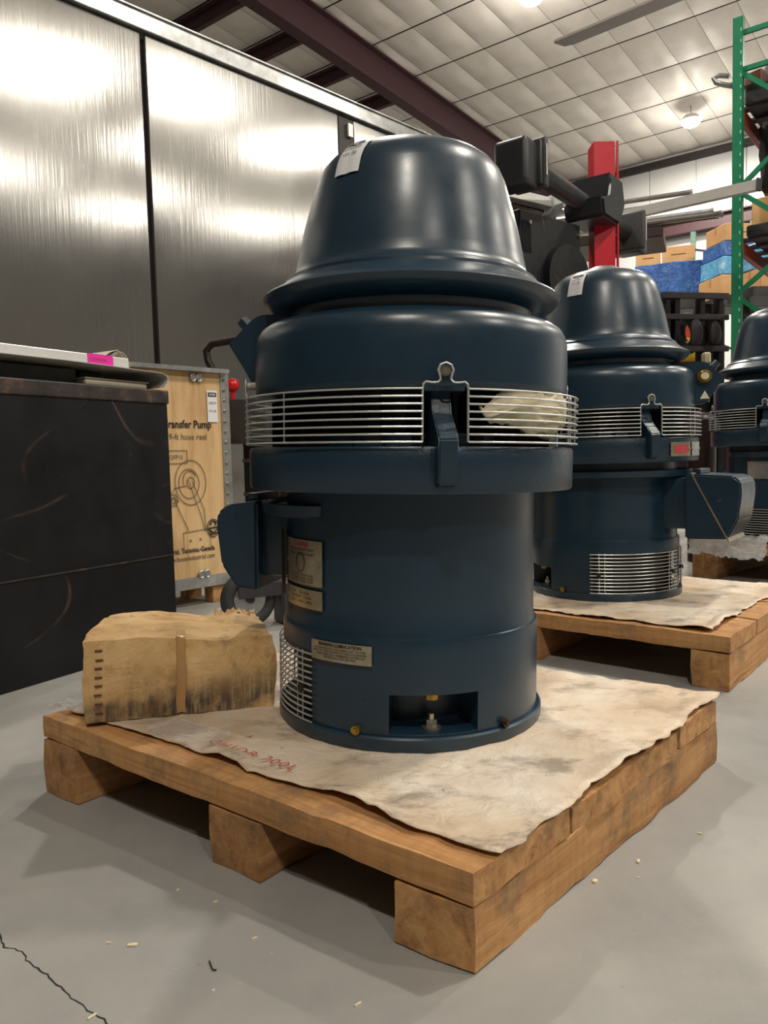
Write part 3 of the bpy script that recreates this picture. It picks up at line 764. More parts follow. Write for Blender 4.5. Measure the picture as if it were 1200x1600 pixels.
# ------------------------------------------------------------ crushed cardboard box
def crushed_box():
    p0, p1 = Vector((-.664, 1.635, .188)), Vector((-.272, 1.755, .178))
    x = (p1-p0); Lx = x.length; ang = math.atan2(x.y, x.x)
    t = empty('cardboard_box', p0, ang, 'crushed dirty cardboard box lying on the left corner of the front pallet', 'box')
    t.rotation_euler = (0, math.asin(-x.z/Lx)*1.0, ang)
    nx, ny, nzv = 28, 16, 14; D = .31
    def shp(u, v, w):
        # u along the front, v depth, w height
        top = .178 - .012*u + .006*math.sin(u*7) - .02*max(0, u-.85)*6*v
        dep = D*(1 + .0*u)
        px = Lx*u; py = dep*v; pz = top*w
        # sides lean in towards the top at the left, bulge at the right
        px += (.03*v)*(1-u)*w*1.6 + .012*math.sin(w*PI)*(u > .9)*0
        px += (u**6)*.012*math.sin(w*PI)
        py -= .010*math.sin(w*PI)*math.sin(u*PI)            # bulging front
        q = Vector((px, py, pz))
        # tear / crush at the far right top corner
        k = max(0, u-.8)/.2*max(0, v-.45)/.55*w
        q.z += k*.012*math.sin(u*60+v*40); q.y += k*.01*math.sin(u*45)
        q.z += (-.010 if abs(v-.62) < .04 and .2 < u < .68 and w > .99 else 0)
        if w > .99: q.z += .012*math.sin(v*PI)*(1-.6*u)
        # crease at the middle of the front
        if v < .01: q.y += .007*math.exp(-((u-.5)/.015)**2)
        n = Vector((nz(q, 14, 1), nz(q, 14, 4), nz(q, 14, 7)))*.006 + Vector((nz(q, 45, 1), nz(q, 45, 4), nz(q, 45, 7)))*.0018
        if w < .01: n.z = abs(n.z)*.3
        return q+n
    bm = B(); V = {}
    for i in range(nx+1):
        for j in range(ny+1):
            for k in range(nzv+1):
                if i in (0, nx) or j in (0, ny) or k in (0, nzv): V[i, j, k] = bm.verts.new(shp(i/nx, j/ny, k/nzv))
    for i in range(nx):
        for j in range(ny):
            for k in (0, nzv): bm.faces.new((V[i, j, k], V[i+1, j, k], V[i+1, j+1, k], V[i, j+1, k]))
        for k in range(nzv):
            for j in (0, ny): bm.faces.new((V[i, j, k], V[i+1, j, k], V[i+1, j, k+1], V[i, j, k+1]))
    for j in range(ny):
        for k in range(nzv):
            for i in (0, nx): bm.faces.new((V[i, j, k], V[i, j+1, k], V[i, j+1, k+1], V[i, j, k+1]))
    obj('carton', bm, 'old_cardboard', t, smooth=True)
    # taped middle seam
    bm = B(); rows = []
    for k in range(13):
        w_ = .02+.98*k/12; rows.append([bm.verts.new(shp(u, 0, w_) - Vector((0, .0022, 0))) for u in (.475, .5, .525)])
    for k in range(6):
        rows.append([bm.verts.new(shp(u, k*.05, 1) + Vector((0, -.001, .0025))) for u in (.475, .5, .525)])
    for a, b in zip(rows, rows[1:]):
        for i in range(2): bm.faces.new((a[i], a[i+1], b[i+1], b[i]))
    obj('tape_strip', bm, 'tape', t, smooth='all')
    # row of punched slots near the left edge
    for k in range(8):
        w_ = .12+.11*k; q = shp(.075, 0, w_) - Vector((0, .0022, 0))
        bm = B(); box(bm, q, (.016, .0016, .0045), bev=.0007); o = obj('staple_slot', bm, 'rust', t); 
    # lifted top flap edge
    bm = B(); r_ = []
    for i in range(15):
        u = .18+.5*i/14; q = shp(u, .62, 1); h = .007*math.sin(PI*i/14)
        r_.append((bm.verts.new(q+Vector((0, -.004, .001))), bm.verts.new(q+Vector((0, .012, .004+h)))))
    for a, b in zip(r_, r_[1:]): bm.faces.new((a[0], b[0], b[1], a[1]))
    obj('flap_edge', bm, 'cardboard', t)
    bm = B(); r_ = []
    for i in range(25):
        u = .70+.30*i/24; q = shp(min(u, 1), .93, 1); r_.append((bm.verts.new(q+Vector((0, .0, .001))), bm.verts.new(q+Vector((.002, .012, .010+.004*math.sin(i*1.9)+.004*math.sin(i*.8))))))
    for a, b in zip(r_, r_[1:]): bm.faces.new((a[0], b[0], b[1], a[1]))
    obj('torn_edge', bm, 'old_cardboard', t)
crushed_box()
def strip_film(p, u, v, label, seed, amp=.015, mat='wrap', name='plastic_film', n=14, cat='plastic film', drop=None):
    p, u, v = Vector(p), Vector(u), Vector(v)
    bm = B(); g = {}
    for i in range(n+1):
        for j in range(n+1):
            s, t_ = i/n, j/n
            q = u*(s + .08*nz((t_*7, 0, 0), 1, seed)) + v*(t_ + .08*nz((s*7, 3, 0), 1, seed))
            q.z += amp*abs(nz((s*5, t_*5, 0), 1, seed)) + amp*.5*abs(nz((s*14, t_*14, 0), 1, seed))
            if drop: q.z -= drop*max(0, t_-.55)**1.0
            g[i, j] = bm.verts.new(q)
    for i in range(n):
        for j in range(n): bm.faces.new((g[i, j], g[i+1, j], g[i+1, j+1], g[i, j+1]))
    return tag(obj(name, bm, mat, None, smooth='all', loc=p), label, cat)
zL = .148+.04
strip_film((-.52, 1.585, .186), (.15, -.105, -.003), (.05, .08, 0), 'shiny torn clear film sticking out from under the crushed box', 3., .012)
strip_film((-.80, 1.735, .196), (.10, -.04, 0), (.09, .06, 0), 'wisp of clear film at the far left corner of the front pallet', 8., .02)
strip_film((1.84, 4.50, .232), (.30, -.30, 0), (-.12, -.12, 0), 'clear plastic wrap hanging over the edge of the right pallet', 5., .06, drop=.22, n=30, mat='bag_wrap')

# ------------------------------------------------------------ black steel box with things on it
k0 = Vector((-.875, 3.172, 0)); fd = (Vector((-1.279, 2.48, 0))-k0).normalized(); sd = Vector((fd.y, -fd.x, 0))
if sd.x > 0: sd = -sd
FL, FD, FH = 1.25, .62, 1.045
t = empty('steel_box', k0, 0, 'tall black scratched steel box with brown worn rim, left of the plywood crate', 'steel box')
t.rotation_euler = (0, 0, math.atan2(fd.y, fd.x))      # local X along the face towards the camera
side = 1 if (Matrix.Rotation(t.rotation_euler.z, 3, 'Z') @ Vector((0, 1, 0))).dot(sd) > 0 else -1
bm = B(); box(bm, (FL/2, side*FD/2, (FH-.055)/2+.001), (FL, FD, FH-.055), bev=.004); obj('body', bm, 'black_steel', t)
bm = B(); box(bm, (FL/2, side*FD/2, FH-.028), (FL+.01, FD+.01, .056), bev=.006, seg=2); obj('rim', bm, 'worn_edge', t, label='brown worn top rim')
bm = B(); box(bm, (.55, side*(-.002), .37), (1.08, .004, .006)); obj('weld_seam', bm, 'worn_edge', t)
def onbox(x, y, z): return t.matrix_basis @ Vector((x, side*y, z))
rzb = t.rotation_euler.z
# dark tray / frame under the sheet
e = empty('steel_slab', onbox(.62, .3, FH), rzb, 'dark steel slab between the black box and the bent sheet on it', 'slab')
bm = B(); box(bm, (.12, 0, .03), (.72, .46, .06), bev=.004); obj('slab', bm, 'charcoal', e)
bm = B(); box(bm, (-.33, 0, .03), (.10, .4, .06), bev=.004); obj('block', bm, 'black_metal', e)
# bent metal sheet with curled lip
bm = B(); prof = []
X0, X1 = .02, 1.25
prof = [(1.25, .066), (.9, .067), (.5, .067), (.3, .067), (.2, .067), (.10, .066), (.055, .062), (.03, .05), (.022, .034), (.03, .018), (.05, .006)]
n = 14; g = {}
for i, (x, z) in enumerate(prof):
    for j in range(n+1):
        y = -.03 + .58*j/n; f = 1
        zz = z + .004*math.sin(j*.5+i)
        if i >= 5: x_ = x*(1-.35*abs(j/n-.4))
        else: x_ = x
        zz += .010*(j/n-.0)**2*(1 if i < 6 else 0)
        g[i, j] = bm.verts.new((x_, side*y, zz+FH+.004))
for i in range(len(prof)-1):
    for j in range(n): bm.faces.new((g[i, j], g[i+1, j], g[i+1, j+1], g[i, j+1]))
bm.normal_update(); bmesh.ops.solidify(bm, geom=bm.faces, thickness=.0025)
o = obj('metal_sheet', bm, 'silver_sheet', None, smooth=True); o.matrix_world = t.matrix_basis; tag(o, 'thin grey metal sheet with a curled end lying over the black box', 'sheet')
e = empty('cream_tray', onbox(.10, .09, FH+.001), rzb, 'shallow cream plastic tray at the right end of the black box top', 'tray')
bm = B(); box(bm, (.12, side*.02, .012), (.30, .15, .024), bev=.010, seg=3); obj('shell', bm, 'cream', e, smooth=True)
bm = B(); box(bm, (.12, side*.02, .026), (.31, .16, .005), bev=.002); obj('lip', bm, 'cream', e)
# white panel box + pink tape
e = empty('aluminium_tray', onbox(.72, .098, FH+.0755), rzb, 'long white aluminium tray with pink tape on top of the bent sheet', 'tray')
bm = B(); box(bm, (0, 0, .0185), (1.08, .17, .037), bev=.002); obj('tray_body', bm, 'white_metal', e)
bm = B(); box(bm, (-.405, -side*.0865, .020), (.115, .002, .036)); box(bm, (-.405, -side*.06, .0382), (.115, .055, .0015)); pt = obj('tape', bm, 'pink', e, label='bright pink tape with faint writing')
fn = lambda u, v: Vector((-.355-u if side > 0 else -.355-u, -side*.0885, .013+v))
text('tape_writing', 'CANADA', .018, fn, 'red_ink', pt)
# rolled paper
e = empty('paper_roll', onbox(.035, .335, FH+.072), rzb, 'loosely rolled grey paper lying behind the white tray', 'roll')
bm = B(); pts = []
for k in range(60):
    a = k/59*2*PI*1.9; r = .052 - .0050*a/ (2*PI)*1.3; pts.append((r*math.cos(a+PI*.6), .056 + r*math.sin(a+PI*.6)))
ext = [(.40, .012), (.25, .022), (.12, .052), (.05, .096), (.01, .108)]
pts = ext + [( -x, z) for x, z in []] + [(p[0], p[1]) for p in pts[6:]]
g = {}
for i, (x, z) in enumerate(pts):
    for j in range(2): g[i, j] = bm.verts.new((x, side*(-.11+.24*j), z))
for i in range(len(pts)-1): bm.faces.new((g[i, 0], g[i+1, 0], g[i+1, 1], g[i, 1]))
bm.normal_update(); bmesh.ops.solidify(bm, geom=bm.faces, thickness=.0018)
obj('rolled_sheet', bm, 'paper', e, smooth=True)

# ------------------------------------------------------------ plywood crate
q0 = Vector((-1.043, 3.9, .094)); ca = R(90-43)
e = empty('plywood_crate', q0, ca, 'upright plywood crate printed Transfer Pump, behind the black steel box', 'crate')
XL, XR, HC = -.46, .305, 1.118     # local x along the face, -y faces the camera? 
# face normal towards camera is local -Y
bm = B(); box(bm, ((XL+XR)/2, .17, HC/2), (XR-XL, .34, HC), bev=.003); obj('panel_box', bm, 'plywood', e)
for x, y in ((XL+.06, .05), (XR-.07, .05), (XL+.06, .29), (XR-.07, .29)):
    bm = B(); box(bm, (x, y, -.047), (.09, .08, .094), bev=.003); obj('foot', bm, 'wood', e)
bm = B(); box(bm, (XR+.001, -.004, HC/2), (.05, .003, HC)); box(bm, (XR+.0265, .02, HC/2), (.003, .05, HC)); st = obj('edge_strip', bm, 'galv', e, label='perforated galvanised corner strip')
for k in range(20):
    bm = B(); cyl(bm, (XR-.004, -.005, .04+k*.055), (XR-.004, -.011, .04+k*.055), .010, .007, 10); obj('strip_rivet', bm, 'zinc', st)
bm = B(); box(bm, ((XL+XR)/2, -.004, .03), (XR-XL, .004, .06)); obj('band', bm, 'galv', e)
bm = B(); box(bm, ((XL+XR)/2, -.01, HC+.010), (XR-XL+.02, .06, .022)); obj('band', bm, 'galv', e)
for x, z in ((.13, HC-.03), (.13, .07)):
    for s in (-1, 1):
        bm = B(); tube(bm, [(x+s*.018+.014*math.cos(q), -.010, z+.018*math.sin(q)) for q in [2*PI*k/14 for k in range(14)]], .005, 6, True); cyl(bm, (x+s*.018, -.006, z), (x+s*.018, -.012, z), .012, seg=10)
        obj('clip', bm, 'galv', e)
cf = lambda u, v: Vector((u, -.0035, v))
def ct(s, size, x, z, mat='ink', bold=False, sx=1.0, align='LEFT'):
    return text('print', s, size, lambda u, v: Vector((x+u*sx, -.0035, z-.094+v)), mat, e, align, bold)
ct('r', .10, -.075, 1.03, bold=True)
ct('Fuel Transfer Pump', .056, .215, .925, bold=True, align='RIGHT', sx=.85)
ct('with 19-ft hose reel', .046, .185, .865, 'grey_ink', align='RIGHT', sx=.9)
ct('ITEM OFP10', .034, .035, .765, 'grey_ink', align='RIGHT', sx=.8)
ct('Industrial, Toronto, Canada', .036, .205, .285, bold=True, align='RIGHT', sx=.8)
ct('www.hoserindustrial.com', .036, .205, .245, align='RIGHT', sx=.8)
bm = B()
for a, b in (((-.22, .745), (.06, .745)), ((.06, .745), (.06, .81)), ((.06, .81), (-.22, .81))):
    tube(bm, [(a[0], -.004, a[1]-.094), (b[0], -.004, b[1]-.094)], .0016, 4)
obj('print_frame', bm, 'grey_ink', e)
def circ(bm, x, z, r, w_=.0018, n=28, a0=0, a1=2*PI, sx=.8):
    full = a1-a0 > 6.2; m = n if full else n+1
    tube(bm, [(x+r*sx*math.cos(a0+(a1-a0)*k/n), -.004, z-.094+r*math.sin(a0+(a1-a0)*k/n)) for k in range(m)], w_, 4, full)
def line(bm, *pts, w_=.0017): tube(bm, [(x, -.004, z-.094) for x, z in pts], w_, 4)
bm = B(); circ(bm, .075, .645, .115); circ(bm, .065, .64, .075); circ(bm, .075, .645, .028); circ(bm, .07, .655, .05, a0=.5, a1=3.6)
line(bm, (.06, .66), (.13, .47), (.15, .39)); line(bm, (.085, .65), (.15, .50), (.155, .39))
line(bm, (.0, .55), (-.06, .58), (-.1, .66)); line(bm, (-.02, .62), (.05, .63)); line(bm, (-.02, .55), (.05, .40)); line(bm, (-.1, .52), (-.02, .62))
line(bm, (.02, .29+.1), (.02, .29), (.18, .30), (.18, .40), (.02, .39)); circ(bm, .06, .345, .005); circ(bm, .12, .348, .005)
circ(bm, -.03, .56, .03); circ(bm, -.03, .56, .016)
obj('print_drawing', bm, 'grey_ink', e, label='line drawing of a hose reel pump')
bm = B(); circ(bm, .20, .40, .047, .002); circ(bm, .20, .40, .039, .001)
obj('print_emblem', bm, 'ink', e)
bm = B(); 
for pts_ in ([(.185, .415), (.185, .43), (.2, .44), (.215, .43), (.215, .415)], [(.17, .40), (.23, .405)], [(.175, .392), (.2, .375), (.228, .395)], [(.178, .37), (.226, .374)]): line(bm, *pts_, w_=.0038)
obj('print_emblem', bm, 'ink', e)
# shipping label
lb = obj('stock_label', patch(lambda u, v: Vector((.225+u, -.005, .945+v)), .062, .165, 1, 1, .0005), 'white_label', e, label='white stock label with black header')
obj('label_header', patch(lambda u, v: Vector((.225+u, -.0062, 1.005+v)), .052, .022, 1, 1, 0), 'ink', lb)
text('label_print', 'HOSES', .013, lambda u, v: Vector((.225+u, -.0068, 1.001+v)), 'white_label', lb, 'CENTER', True)
text('label_print', '20829', .019, lambda u, v: Vector((.225+u, -.0062, .955+v)), 'ink', lb, 'CENTER')
text('label_print', 'UM (8)', .016, lambda u, v: Vector((.225+u, -.0062, .915+v)), 'ink', lb, 'CENTER')

# ------------------------------------------------------------ stainless enclosure
sa = R(90-44); s0 = Vector((-1.45, 5.08, 0))
e = empty('stainless_enclosure', s0, sa, 'tall brushed stainless steel enclosure filling the upper left background', 'enclosure')
HT = 3.47
def wall_panel(x0, x1, z0=.06, z1=HT): 
    bm = B(); box(bm, ((x0+x1)/2, .02, (z0+z1)/2), (x1-x0, .03, z1-z0), bev=.006, seg=2); return obj('steel_panel', bm, 'stainless', e, smooth=True)
wall_panel(-3.4, -1.72); wall_panel(-1.69, -.022); wall_panel(.018, 1.68); wall_panel(1.86, 2.75)
bm = B(); box(bm, (-.32, .10, HT/2), (6.1, .1, HT-.02)); box(bm, (1.77, .03, HT/2), (.16, .05, HT-.02)); obj('dark_post', bm, 'seam_dark', e)
bm = B(); box(bm, (1.80, -.01, HT-.10), (.05, .02, .10)); obj('latch_plate', bm, 'white_metal', e)
for (x0, x1) in ((-3.4, .06), (.05, 1.78), (1.77, 2.78)):
    bm = B(); box(bm, ((x0+x1)/2, .03, HT+.065), (x1-x0, .11, .11), bev=.006, seg=2); box(bm, ((x0+x1)/2, .03, HT+.122), (x1-x0, .14, .012), bev=.002)
    obj('top_rail', bm, 'galv', e)
bm = B(); box(bm, (-.3, .95, HT/2+.03), (6.0, 1.6, HT)); obj('inner_shell', bm, 'galv', e)

# ------------------------------------------------------------ cart with red knob and curved handle behind the crate
e = empty('black_cart', (-.70, 4.62, 0), R(-20), 'black cart with red knob and curved handle tube, behind crate and nearest motor', 'cart')
bm = B(); box(bm, (.08, .2, .60), (.42, .5, .92), bev=.02, seg=2); obj('body', bm, 'black_metal', e, smooth=True)
bm = B(); box(bm, (-.04, -.08, .98), (.28, .16, .26), bev=.015, seg=2); obj('control_box', bm, 'charcoal', e, smooth=True)
for z in (.55, .75): bm = B(); box(bm, (.0, -.06, z), (.24, .02, .02)); obj('rail', bm, 'charcoal', e)
for x in (-.08, .22):
    for y in (0, .4):
        bm = B(); cyl(bm, (x-.03, y, .07), (x+.03, y, .07), .07, seg=20); box(bm, (x, y, .12), (.07, .06, .05)); obj('caster', bm, 'rubber', e)
bm = B(); bmesh.ops.create_uvsphere(bm, u_segments=20, v_segments=12, radius=.042); bmesh.ops.transform(bm, matrix=Matrix.Translation((-.150, -.10, 1.195)), verts=bm.verts); cyl(bm, (-.150, -.10, 1.09), (-.150, -.10, 1.16), .014)
obj('knob', bm, 'red_knob', e, smooth=True, label='round red knob')
bm = B(); tube(bm, [(.25, .02, 1.60), (.10, -.0, 1.53), (-.10, -.02, 1.475), (-.33, -.02, 1.46), (-.37, -.02, 1.42), (-.36, -.02, 1.36), (-.27, -.02, 1.20), (-.20, -.02, 1.0)], .022, 12); obj('handle', bm, 'brown_steel', e, smooth=True)
# wheel of a hand truck under the conduit box
e = empty('caster_wheel', (-.62, 3.42, 0), R(30), 'grey rubber wheel on the floor behind the conduit box of the nearest motor', 'wheel')
bm = B()
prof = []
for k in range(17): a = 2*PI*k/16; prof.append((.098+.032*math.cos(a), .032*math.sin(a)))
bm = lathe(prof, seg=40); bmesh.ops.transform(bm, matrix=Matrix.Translation((0, 0, .13)) @ Matrix.Rotation(R(90), 4, 'X'), verts=bm.verts); obj('tyre', bm, 'rubber', e, smooth=True)
bm = B(); cyl(bm, (0, -.02, .13), (0, .02, .13), .075, seg=24); obj('hub', bm, 'galv', e)
bm = B(); cyl(bm, (0, -.035, .13), (0, .035, .13), .018, seg=12); box(bm, (.07, .045, .17), (.26, .01, .06)); box(bm, (.07, -.045, .17), (.26, .01, .06)); obj('fork', bm, 'charcoal', e)
bm = B(); box(bm, (.19, 0, .10), (.10, .12, .2), bev=.01); obj('mount', bm, 'charcoal', e)

#--FAR
# ------------------------------------------------------------ aligner: red column with dark boom
e = empty('red_column', (1.822, 6.3, 0), R(0), 'tall red steel column carrying a long black boom, behind the middle motor', 'column')
bm = B(); box(bm, (-.02, -.08, 1.587), (.155, .012, 3.175)); box(bm, (.085, -.08, 1.587), (.012, .03, 3.175)); box(bm, (-.095, .0, 1.587), (.012, .17, 3.175)); box(bm, (.058, .0, 1.587), (.012, .17, 3.175)); box(bm, (.085, .085, 1.587), (.06, .012, 3.175))
obj('channel', bm, 'red_paint', e)
bm = B(); box(bm, (0, 0, .01), (.5, .5, .02), bev=.004); obj('base_plate', bm, 'red_paint', e)
bo = Vector((1.74, 6.12, 2.69)); bd = (Vector((2.36, 7.13, 2.66))-Vector((1.03, 5.34, 2.69))).normalized()
rb = math.atan2(bd.y, bd.x)
col = e
e = empty('camera_boom', (1.66-1.822, 6.19-6.3, 2.69), rb); e.parent = col; e['label'] = 'long black boom with a camera head at each end'
bm = B(); cyl(bm, (-1.2, 0, 0), (.0, 0, -.02), .075, .068, 24); cyl(bm, (0, 0, -.02), (1.05, 0, -.03), .066, seg=24); obj('tube', bm, 'black_plastic', e, smooth=True)
def head(x, s, nm='camera_head', dz=-.05):
    bm = B(); box(bm, (x, 0, dz), (.20, .24, .30), bev=.035, seg=3); h = obj(nm, bm, 'black_plastic', e, smooth=True)
    bm = B(); box(bm, (x+s*.075, -.05, .015+dz), (.05, .20, .29), bev=.02, seg=2); obj('collar', bm, 'black_plastic', e, smooth=True)
    bm = B(); box(bm, (x+s*.115, -.05, .02+dz), (.05, .24, .33), bev=.022, seg=3); obj('collar', bm, 'charcoal', e, smooth=True)
    bm = B(); box(bm, (x+s*.095, -.172, .03+dz), (.012, .004, .2)); obj('slot', bm, 'white_metal', e)
head(-1.22, 1); head(1.0, -1)
bm = prism([(-.16, -.16), (.20, -.16), (.30, .02), (.24, .2), (-.02, .2), (-.02, .0), (-.2, -.02)], -.20, .12, 'Y'); bmesh.ops.bevel(bm, geom=list(bm.edges), offset=.02, segments=2, affect='EDGES')
obj('clamp_housing', bm, 'black_plastic', e, smooth=True)
# vented black cabinet with round fan behind the dome
e = empty('vented_black_box', (1.13, 6.0, 0), R(40), 'dented black metal box between the nearest bell and the red column', 'metal box')
bm = B(); box(bm, (0, 0, 1.96), (.72, .5, 1.05), bev=.01); obj('shell', bm, 'black_steel', e)
bm = B(); cyl(bm, (.16, -.25, 2.05), (.16, -.30, 2.05), .26, .25, 40); obj('round_cover', bm, 'black_steel', e, smooth=True)
for k in range(6):
    bm = B(); box(bm, (-.33+.018*k, -.253, 2.30), (.006, .006, .22)); obj('vent_slat', bm, 'black_metal', e)
for x, z in ((-.26, 2.40), (-.2, 1.98), (.33, 2.40)):
    bm = B(); cyl(bm, (x, -.25, z), (x, -.27, z), .014, seg=10); obj('rivet', bm, 'zinc', e)
for x in (-.3, .3):
    for y in (-.2, .2): bm = B(); box(bm, (x, y, .72), (.06, .06, 1.44)); obj('leg', bm, 'black_metal', e)
# white channel bracket lying over the box / dark cab
ch = Vector((1.259, 5.3, 2.39))-Vector((.845, 5.0, 2.472))
e = empty('white_channel', (1.20, 5.98, 2.66), R(35), 'short white steel channel with an end bracket, under the black boom', 'channel')
bm = B(); box(bm, (-.15, 0, 0), (.62, .09, .07), bev=.004); obj('channel_bar', bm, 'silver_sheet', e)
bm = B(); box(bm, (.19, -.02, -.01), (.09, .11, .13), bev=.004); box(bm, (.19, -.02, -.075), (.11, .13, .012)); obj('end_bracket', bm, 'white_metal', e)
e = empty('dark_machine', (.98, 6.7, 0), R(38), 'tall dark machine body behind the white channel and the nearest bell', 'machine')
bm = B(); box(bm, (0, .1, 1.40), (1.0, .8, 2.8), bev=.03, seg=2); obj('body', bm, 'brown_steel', e)
bm = B(); box(bm, (0, -.31, 2.5), (.7, .02, .35), bev=.01); obj('panel', bm, 'black_metal', e)
bm = B(); box(bm, (0, .1, 2.82), (1.04, .84, .04), bev=.005); obj('lid', bm, 'charcoal', e)

# ------------------------------------------------------------ green pallet racks
def upright(bm, p, h, w_=.076, d=.07, rz=0):
    Mx = Matrix.Translation(p) @ Matrix.Rotation(rz, 4, 'Z')
    for c, s in (((0, -d/2, h/2), (w_, .006, h)), ((-w_/2, 0, h/2), (.006, d, h)), ((w_/2, 0, h/2), (.006, d, h))): box(bm, c, s, M=Mx)
RA = -AX   # frame runs toward the camera right
rzA = math.atan2(RA.y, RA.x)
rp = Vector((3.215, 7.0, 0))
H1 = 4.49
e = empty('pallet_rack', rp, rzA, 'green pallet rack with orange beams at the right edge, close behind the farthest motor', 'rack')
# local X = along frame (towards right/near), local Y = along BX
def up_post(x, y, parent, h, mat='rack_green', holes=False):
    bm = B(); upright(bm, (x, y, 0), h); po = obj('upright', bm, mat, parent)
    bm = B(); box(bm, (x, y, .005), (.12, .12, .01)); obj('foot_plate', bm, mat, parent)
    if holes:
        for k in range(44): 
            bm = B(); box(bm, (0, 0, 0), (.010, .003, .028), M=Matrix.Translation((x+.028, y-.0395, .25+k*.096))); obj('slot', bm, 'pale_green', po)
FR = 1.07
up_post(0, 0, e, H1, holes=True); up_post(FR, 0, e, H1); up_post(0, 2.75, e, H1); up_post(FR, 2.75, e, H1)
def brace(x0, z0, x1, z1, y=0, mat='rack_green', par=None):
    bm = B(); p0, p1 = Vector((x0, y, z0)), Vector((x1, y, z1)); d = p1-p0; an = math.atan2(d.z, d.x)
    box(bm, (0, 0, 0), (d.length, .03, .04), M=Matrix.Translation((p0+p1)/2) @ Matrix.Rotation(-an, 4, 'Y')); obj('brace', bm, mat, par or e)
for z in (4.36, .3): brace(0, z, FR, z); 
brace(0, 4.05, FR, 4.05)
brace(0, 4.05, FR, 3.1); brace(0, 3.03, FR, 3.95); brace(0, 3.02, FR, 2.15); brace(0, 2.12, FR, 2.95); brace(0, 2.10, FR, 1.2); brace(0, 1.1, FR, 2.0); brace(0, 1.05, FR, .3)
for z in (3.70, 2.55, 1.2):
    for x in (0, FR):
        bm = B(); box(bm, (x, 1.375, z), (.05, 2.70, .12), bev=.008); b_ = obj('shelf_beam', bm, 'rack_orange', e)
    # deck slats
    for k in range(9):
        bm = B(); box(bm, (FR/2, .18+k*.3, z+.072), (FR+.02, .10, .022)); obj('deck_slat', bm, 'charcoal', e)
def on_rack(x, y, z): return rp + RA*x + BX*y + Vector((0, 0, z))
def crate_like(name, x, y, z, s, mat, label, cat, base=on_rack, rz=None, amp=.0, rop=None, bev=.01, text_=None, group=None):
    o = empty(name, base(x, y, z), rzA if rz is None else rz, label, cat, group)
    bm = B(); box(bm, (0, 0, s[2]/2), s, bev=bev)
    if amp: roughen(bm, amp, 6, x*3+z, cuts=4)
    obj('body', bm, mat, o, smooth=bool(amp))
    if cat == 'box' and 'ardboard' in label:
        bm = B(); box(bm, (0, 0, s[2]+.001), (s[0]*.98, .05, .002)); box(bm, (-s[0]/2-.001, 0, s[2]*.8), (.002, .05, s[2]*.4)); obj('tape', bm, 'tape', o)
        bm = B(); box(bm, (0, -s[1]/2-.001, s[2]*.5), (s[0]*.45, .002, .012)); obj('print', bm, 'rust', o)
    return o
Z1, Z2, Z3 = 3.70+.084, 2.55+.084, 1.2+.084
# level 3 (upper) : dark tray with wrapped things
crate_like('dark_pallet', .5, .75, Z1, (.95, 1.3, .16), 'charcoal', 'dark grey plastic pallet on the upper shelf of the green rack', 'pallet')
crate_like('wrapped_bundle', .55, .9, Z1+.20, (.75, .9, .26), 'blue_wrap', 'blue wrapped bundle on the upper shelf of the green rack', 'bundle', amp=.03)
crate_like('brown_sack', .10, .22, Z1+.165, (.14, .2, .12), 'rust', 'small brown sack at the corner of the upper rack shelf', 'sack', amp=.02)
e2 = empty('silver_hook', on_rack(-.10, .1, Z1+.20), rzA, 'shiny silver bent tube sticking out left of the green post', 'tube'); bm = B(); tube(bm, [(.25, .2, -.02), (.05, .05, 0), (-.05, 0, .03), (-.11, -.02, .06), (-.13, -.02, .10), (-.09, -.01, .12), (0, 0, .09)], .022, 10); obj('bent_tube', bm, 'galv', e2, smooth=True)
# level 2
crate_like('dark_slab', .5, .8, Z2, (.9, 1.4, .10), 'charcoal', 'grey slab under the cardboard box on the middle rack shelf', 'slab')
crate_like('cardboard_box', .45, .55, Z2+.105, (.75, .75, .24), 'cardboard', 'brown cardboard box on the middle shelf of the green rack', 'box')
o = crate_like('black_wrapped_load', .48, .55, Z2+.385, (.72, .72, .62), 'black_steel', 'black film wrapped load on top of the cardboard box in the green rack', 'bundle', amp=.03, bev=.05)
# level 1
crate_like('cardboard_box', .40, .95, 1.2+.72, (.55, .60, .34), 'cardboard', 'cardboard box low behind the green post, topped with pale blue film', 'box', base=on_rack)
for x_, y_, z_, s_ in ((.45, .9, Z3, (.9, .9, .63)),): crate_like('dark_crate', x_, y_, z_, s_, 'charcoal', 'dark crate under the cardboard box on the lowest rack shelf', 'crate')
crate_like('wrapped_bundle', .42, .95, 1.92+.345, (.55, .6, .26), 'light_blue_wrap', 'pale blue wrapped bundle on the low cardboard box in the green rack', 'bundle', amp=.02)
# long grey channel through the rack
p0, p1 = Vector((2.27, 7.4, 2.95)), Vector((3.09, 6.5, 2.90)); d = p1-p0
e2 = empty('long_channel', (p0+p1)/2, math.atan2(d.y, d.x), 'long light grey steel channel reaching from the pipe bundle to the green post', 'channel')
bm = B(); L_ = d.length+.1; box(bm, (0, 0, 0), (L_, .012, .085)); box(bm, (0, .03, .038), (L_, .06, .008)); box(bm, (0, .03, -.038), (L_, .06, .008)); obj('channel_bar', bm, 'silver_sheet', e2); 
bm = B(); box(bm, (L_/2+.01, .02, 0), (.02, .07, .1), bev=.004); obj('end_cap', bm, 'charcoal', e2)
e2.rotation_euler = (0, -math.atan2(d.z, math.hypot(d.x, d.y)), math.atan2(d.y, d.x))
